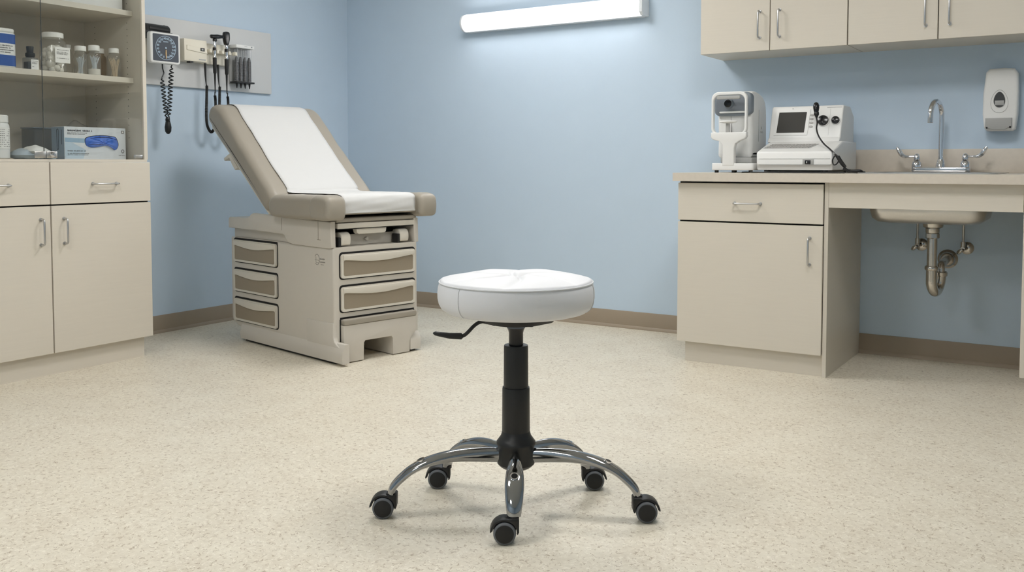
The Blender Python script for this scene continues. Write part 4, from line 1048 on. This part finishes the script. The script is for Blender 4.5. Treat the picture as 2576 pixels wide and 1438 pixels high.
pl = MB(); n = 40
out = [(.088*math.cos(2*PI*i/n)*(1+.25*abs(math.cos(4*PI*i/n))**3)+0, .088*math.sin(2*PI*i/n)) for i in range(n)]
pl._loops([[sp_(x*s, y*s, z) for x, y in out] for s, z in ((.60, .514), (.96, .5205), (1.0, .5295), (1.02, .5505))])
for k in range(4): pl.cyl(sp_(.07*math.cos(k*PI/2+.6), .07*math.sin(k*PI/2+.6), .518), sp_(.07*math.cos(k*PI/2+.6), .07*math.sin(k*PI/2+.6), .526), .009, 8)
pl.build('seat_plate', m_blackmetal, t)
lv = catmull([tuple(sp_(*p)) for p in ((-.05, -.02, .528), (-.095, -.03, .527), (-.115, -.033, .518), (-.135, -.036, .498), (-.147, -.038, .489), (-.162, -.040, .486))], 5, closed=False)
le = MB().tube(lv, .0052, 10).build('lever', m_blackmetal, t)
gp = [(-.150, -.038, .4880), (-.153, -.039, .4875), (-.185, -.041, .489), (-.213, -.043, .4935), (-.226, -.044, .4965), (-.232, -.044, .497)]
MB().tube([sp_(*p) for p in gp], [(.005, .006), (.009, .0095), (.0095, .0085), (.0095, .0065), (.008, .006), (.002, .002)], 14, side=tuple(fwd)).build('lever_grip', m_black, le)
MB().lathe([(.026, .505), (.0225, .498), (.0205, .490), (.0205, .452)][::-1], SC, n=32).build('piston', m_blackgloss, t)
MB().lathe([(.0385, .335), (.0352, .336), (.0345, .450), (.0335, .4555), (.022, .4575)], SC, n=40).build('upper_sleeve', m_blackmetal, t)
MB().lathe([(.0385, .205), (.0400, .21), (.0392, .330), (.0380, .3345), (.034, .3355)], SC, n=40).build('lower_sleeve', m_blackmetal, t)
MB().lathe([(.040, .104), (.046, .108), (.0535, .116), (.0525, .128), (.0525, .166), (.0560, .172), (.0560, .178), (.050, .186), (.0430, .196), (.0395, .210)], SC, n=48).build('hub', m_blackmetal, t)
for o_ in t.children_recursive:
    o_.data.transform(Matrix.Translation((0, 0, HC)) @ Matrix.Scale(SF, 4) @ Matrix.Translation((0, 0, -HC)))
# legs: pivots (right, forward) where each caster stem stands
PV = [(-.343, -.052), (-.006, -.222), (.330, -.070), (.208, .165), (-.205, .178)]
WO = [(-.021, .006), (-.024, .002), (.023, -.006), (.026, .010), (-.028, .010)]   # wheel centre offset from stem
for i, ((a, b), (wa, wb)) in enumerate(zip(PV, WO)):
    L = math.hypot(a, b); ua, ub = a/L, b/L
    fr_ = [(.030/L, .158), (.30, .163), (.50, .163), (.68, .153), (.82, .134), (.92, .108), (.98, .086), (1.0, .068)]
    hs = [(.0110, .021), (.0140, .0200), (.0195, .0170), (.0240, .0135), (.0255, .0115), (.0235, .0110), (.0205, .0105), (.0180, .0100)]
    k6 = catmull([(*sp_(a*f, b*f, z), *h) for (f, z), h in zip(fr_, hs)], 6, closed=False)
    sd = rgt*(-ub)+fwd*ua
    lg = MB().tube([p[:3] for p in k6], [(p[3], p[4]) for p in k6], 20, side=tuple(sd)).build('leg', m_legchrome, t, smooth=60)
    tg = V(sp_(a*.82, b*.82, .134))-V(sp_(a*.68, b*.68, .153)); hn = tg.cross(sd).normalized(); hn = hn if hn.z > 0 else -hn
    hp = V(sp_(a*.75, b*.75, .1445)); Mh = XYZ(tuple(hp), tuple(tg.normalized()), tuple(hn.cross(tg.normalized())), tuple(hn))
    bh = MB().ring([(.0115*math.cos(x), .0115*math.sin(x)) for x in [2*PI*q/20 for q in range(20)]], [(.0085*math.cos(x), .0085*math.sin(x)) for x in [2*PI*q/20 for q in range(20)]], .009, .0148, Mh)
    bh.build('socket_rim', m_chrome, lg)
    MB().lathe([(.0086, .008), (.0086, .0138)], hp, hn, 18).build('socket', m_blackgloss, lg)
    # caster in own frame: X toward the block, Y away from viewer, Z up
    s_ = -1 if wa > 0 else 1
    wc = sp_(a+wa, b+wb, .0295)
    Mc = Matrix.Translation(wc) @ XYZ((0, 0, 0), tuple(rgt*s_), (0, 0, 1), tuple(fwd))
    ro, ri = .0375, .0315
    arc_o = [(ro*math.cos(x), ro*math.sin(x)) for x in [math.radians(168-8*k) for k in range(13)]]
    arc_i = [(ri*math.cos(x), ri*math.sin(x)) for x in [math.radians(168-8*k) for k in range(13)]]
    hood = [(-.0365, .001), (-.0375, .006)]+arc_o[1:]+[(.020, .0385), (.034, .0385), (.037, .035), (.037, .003), (.034, -.003), (.0315, -.002)]+[(ri*math.cos(x), ri*math.sin(x)) for x in [math.radians(5+10*k) for k in range(7)]]+list(reversed(arc_i))[2:]
    cs = MB().ext(hood, -.020, .020, Mc, r=.002, seg=2); cs.cyl(tuple(sp_(a, b, .062)), tuple(sp_(a, b, .070)), .0135, 18)
    cs = cs.build('caster', m_black, t)
    for y0_, y1_ in ((-.0235, -.004), (.004, .0235)):
        wl = MB().lathe([(.0255, y0_-.0005), (.0285, y0_+.002), (.0292, y0_+.005), (.0292, y1_-.005), (.0285, y1_-.002), (.0255, y1_+.0005)], wc, fwd, 36).build('wheel', m_grey, cs)
    cp = MB().lathe([(.018, -.0262), (.0230, -.0252), (.0238, -.0240), (.0238, .0240), (.0230, .0252), (.018, .0262)], wc, fwd, 36).build('wheel_cap', m_black, cs)

# ------------------------------------------------------------------ camera and view
cam = bpy.data.cameras.new('camera'); co = bpy.data.objects.new('camera', cam); COL.objects.link(co)
yaw = math.radians(32.6035); pitch = math.radians(2.9242)
co.location = (0, 0, HC); co.rotation_euler = (PI/2-pitch, 0, yaw)
cam.sensor_width = 36; cam.lens = 2329.627/2576*36
cam.shift_x = 0; cam.shift_y = -(719-530)/2576
cam.clip_start = .05; cam.clip_end = 50
scene.camera = co
w = bpy.data.worlds.new('world'); scene.world = w; w.use_nodes = True
w.node_tree.nodes['Background'].inputs[0].default_value = (.8, .85, .9, 1); w.node_tree.nodes['Background'].inputs[1].default_value = .2
scene.view_settings.view_transform = 'Standard'; scene.view_settings.look = 'None'
scene.view_settings.exposure = -.03; scene.view_settings.gamma = 1; scene.view_settings.use_curve_mapping = False
scene.cycles.max_bounces = 10; scene.cycles.diffuse_bounces = 6; scene.cycles.transparent_max_bounces = 16
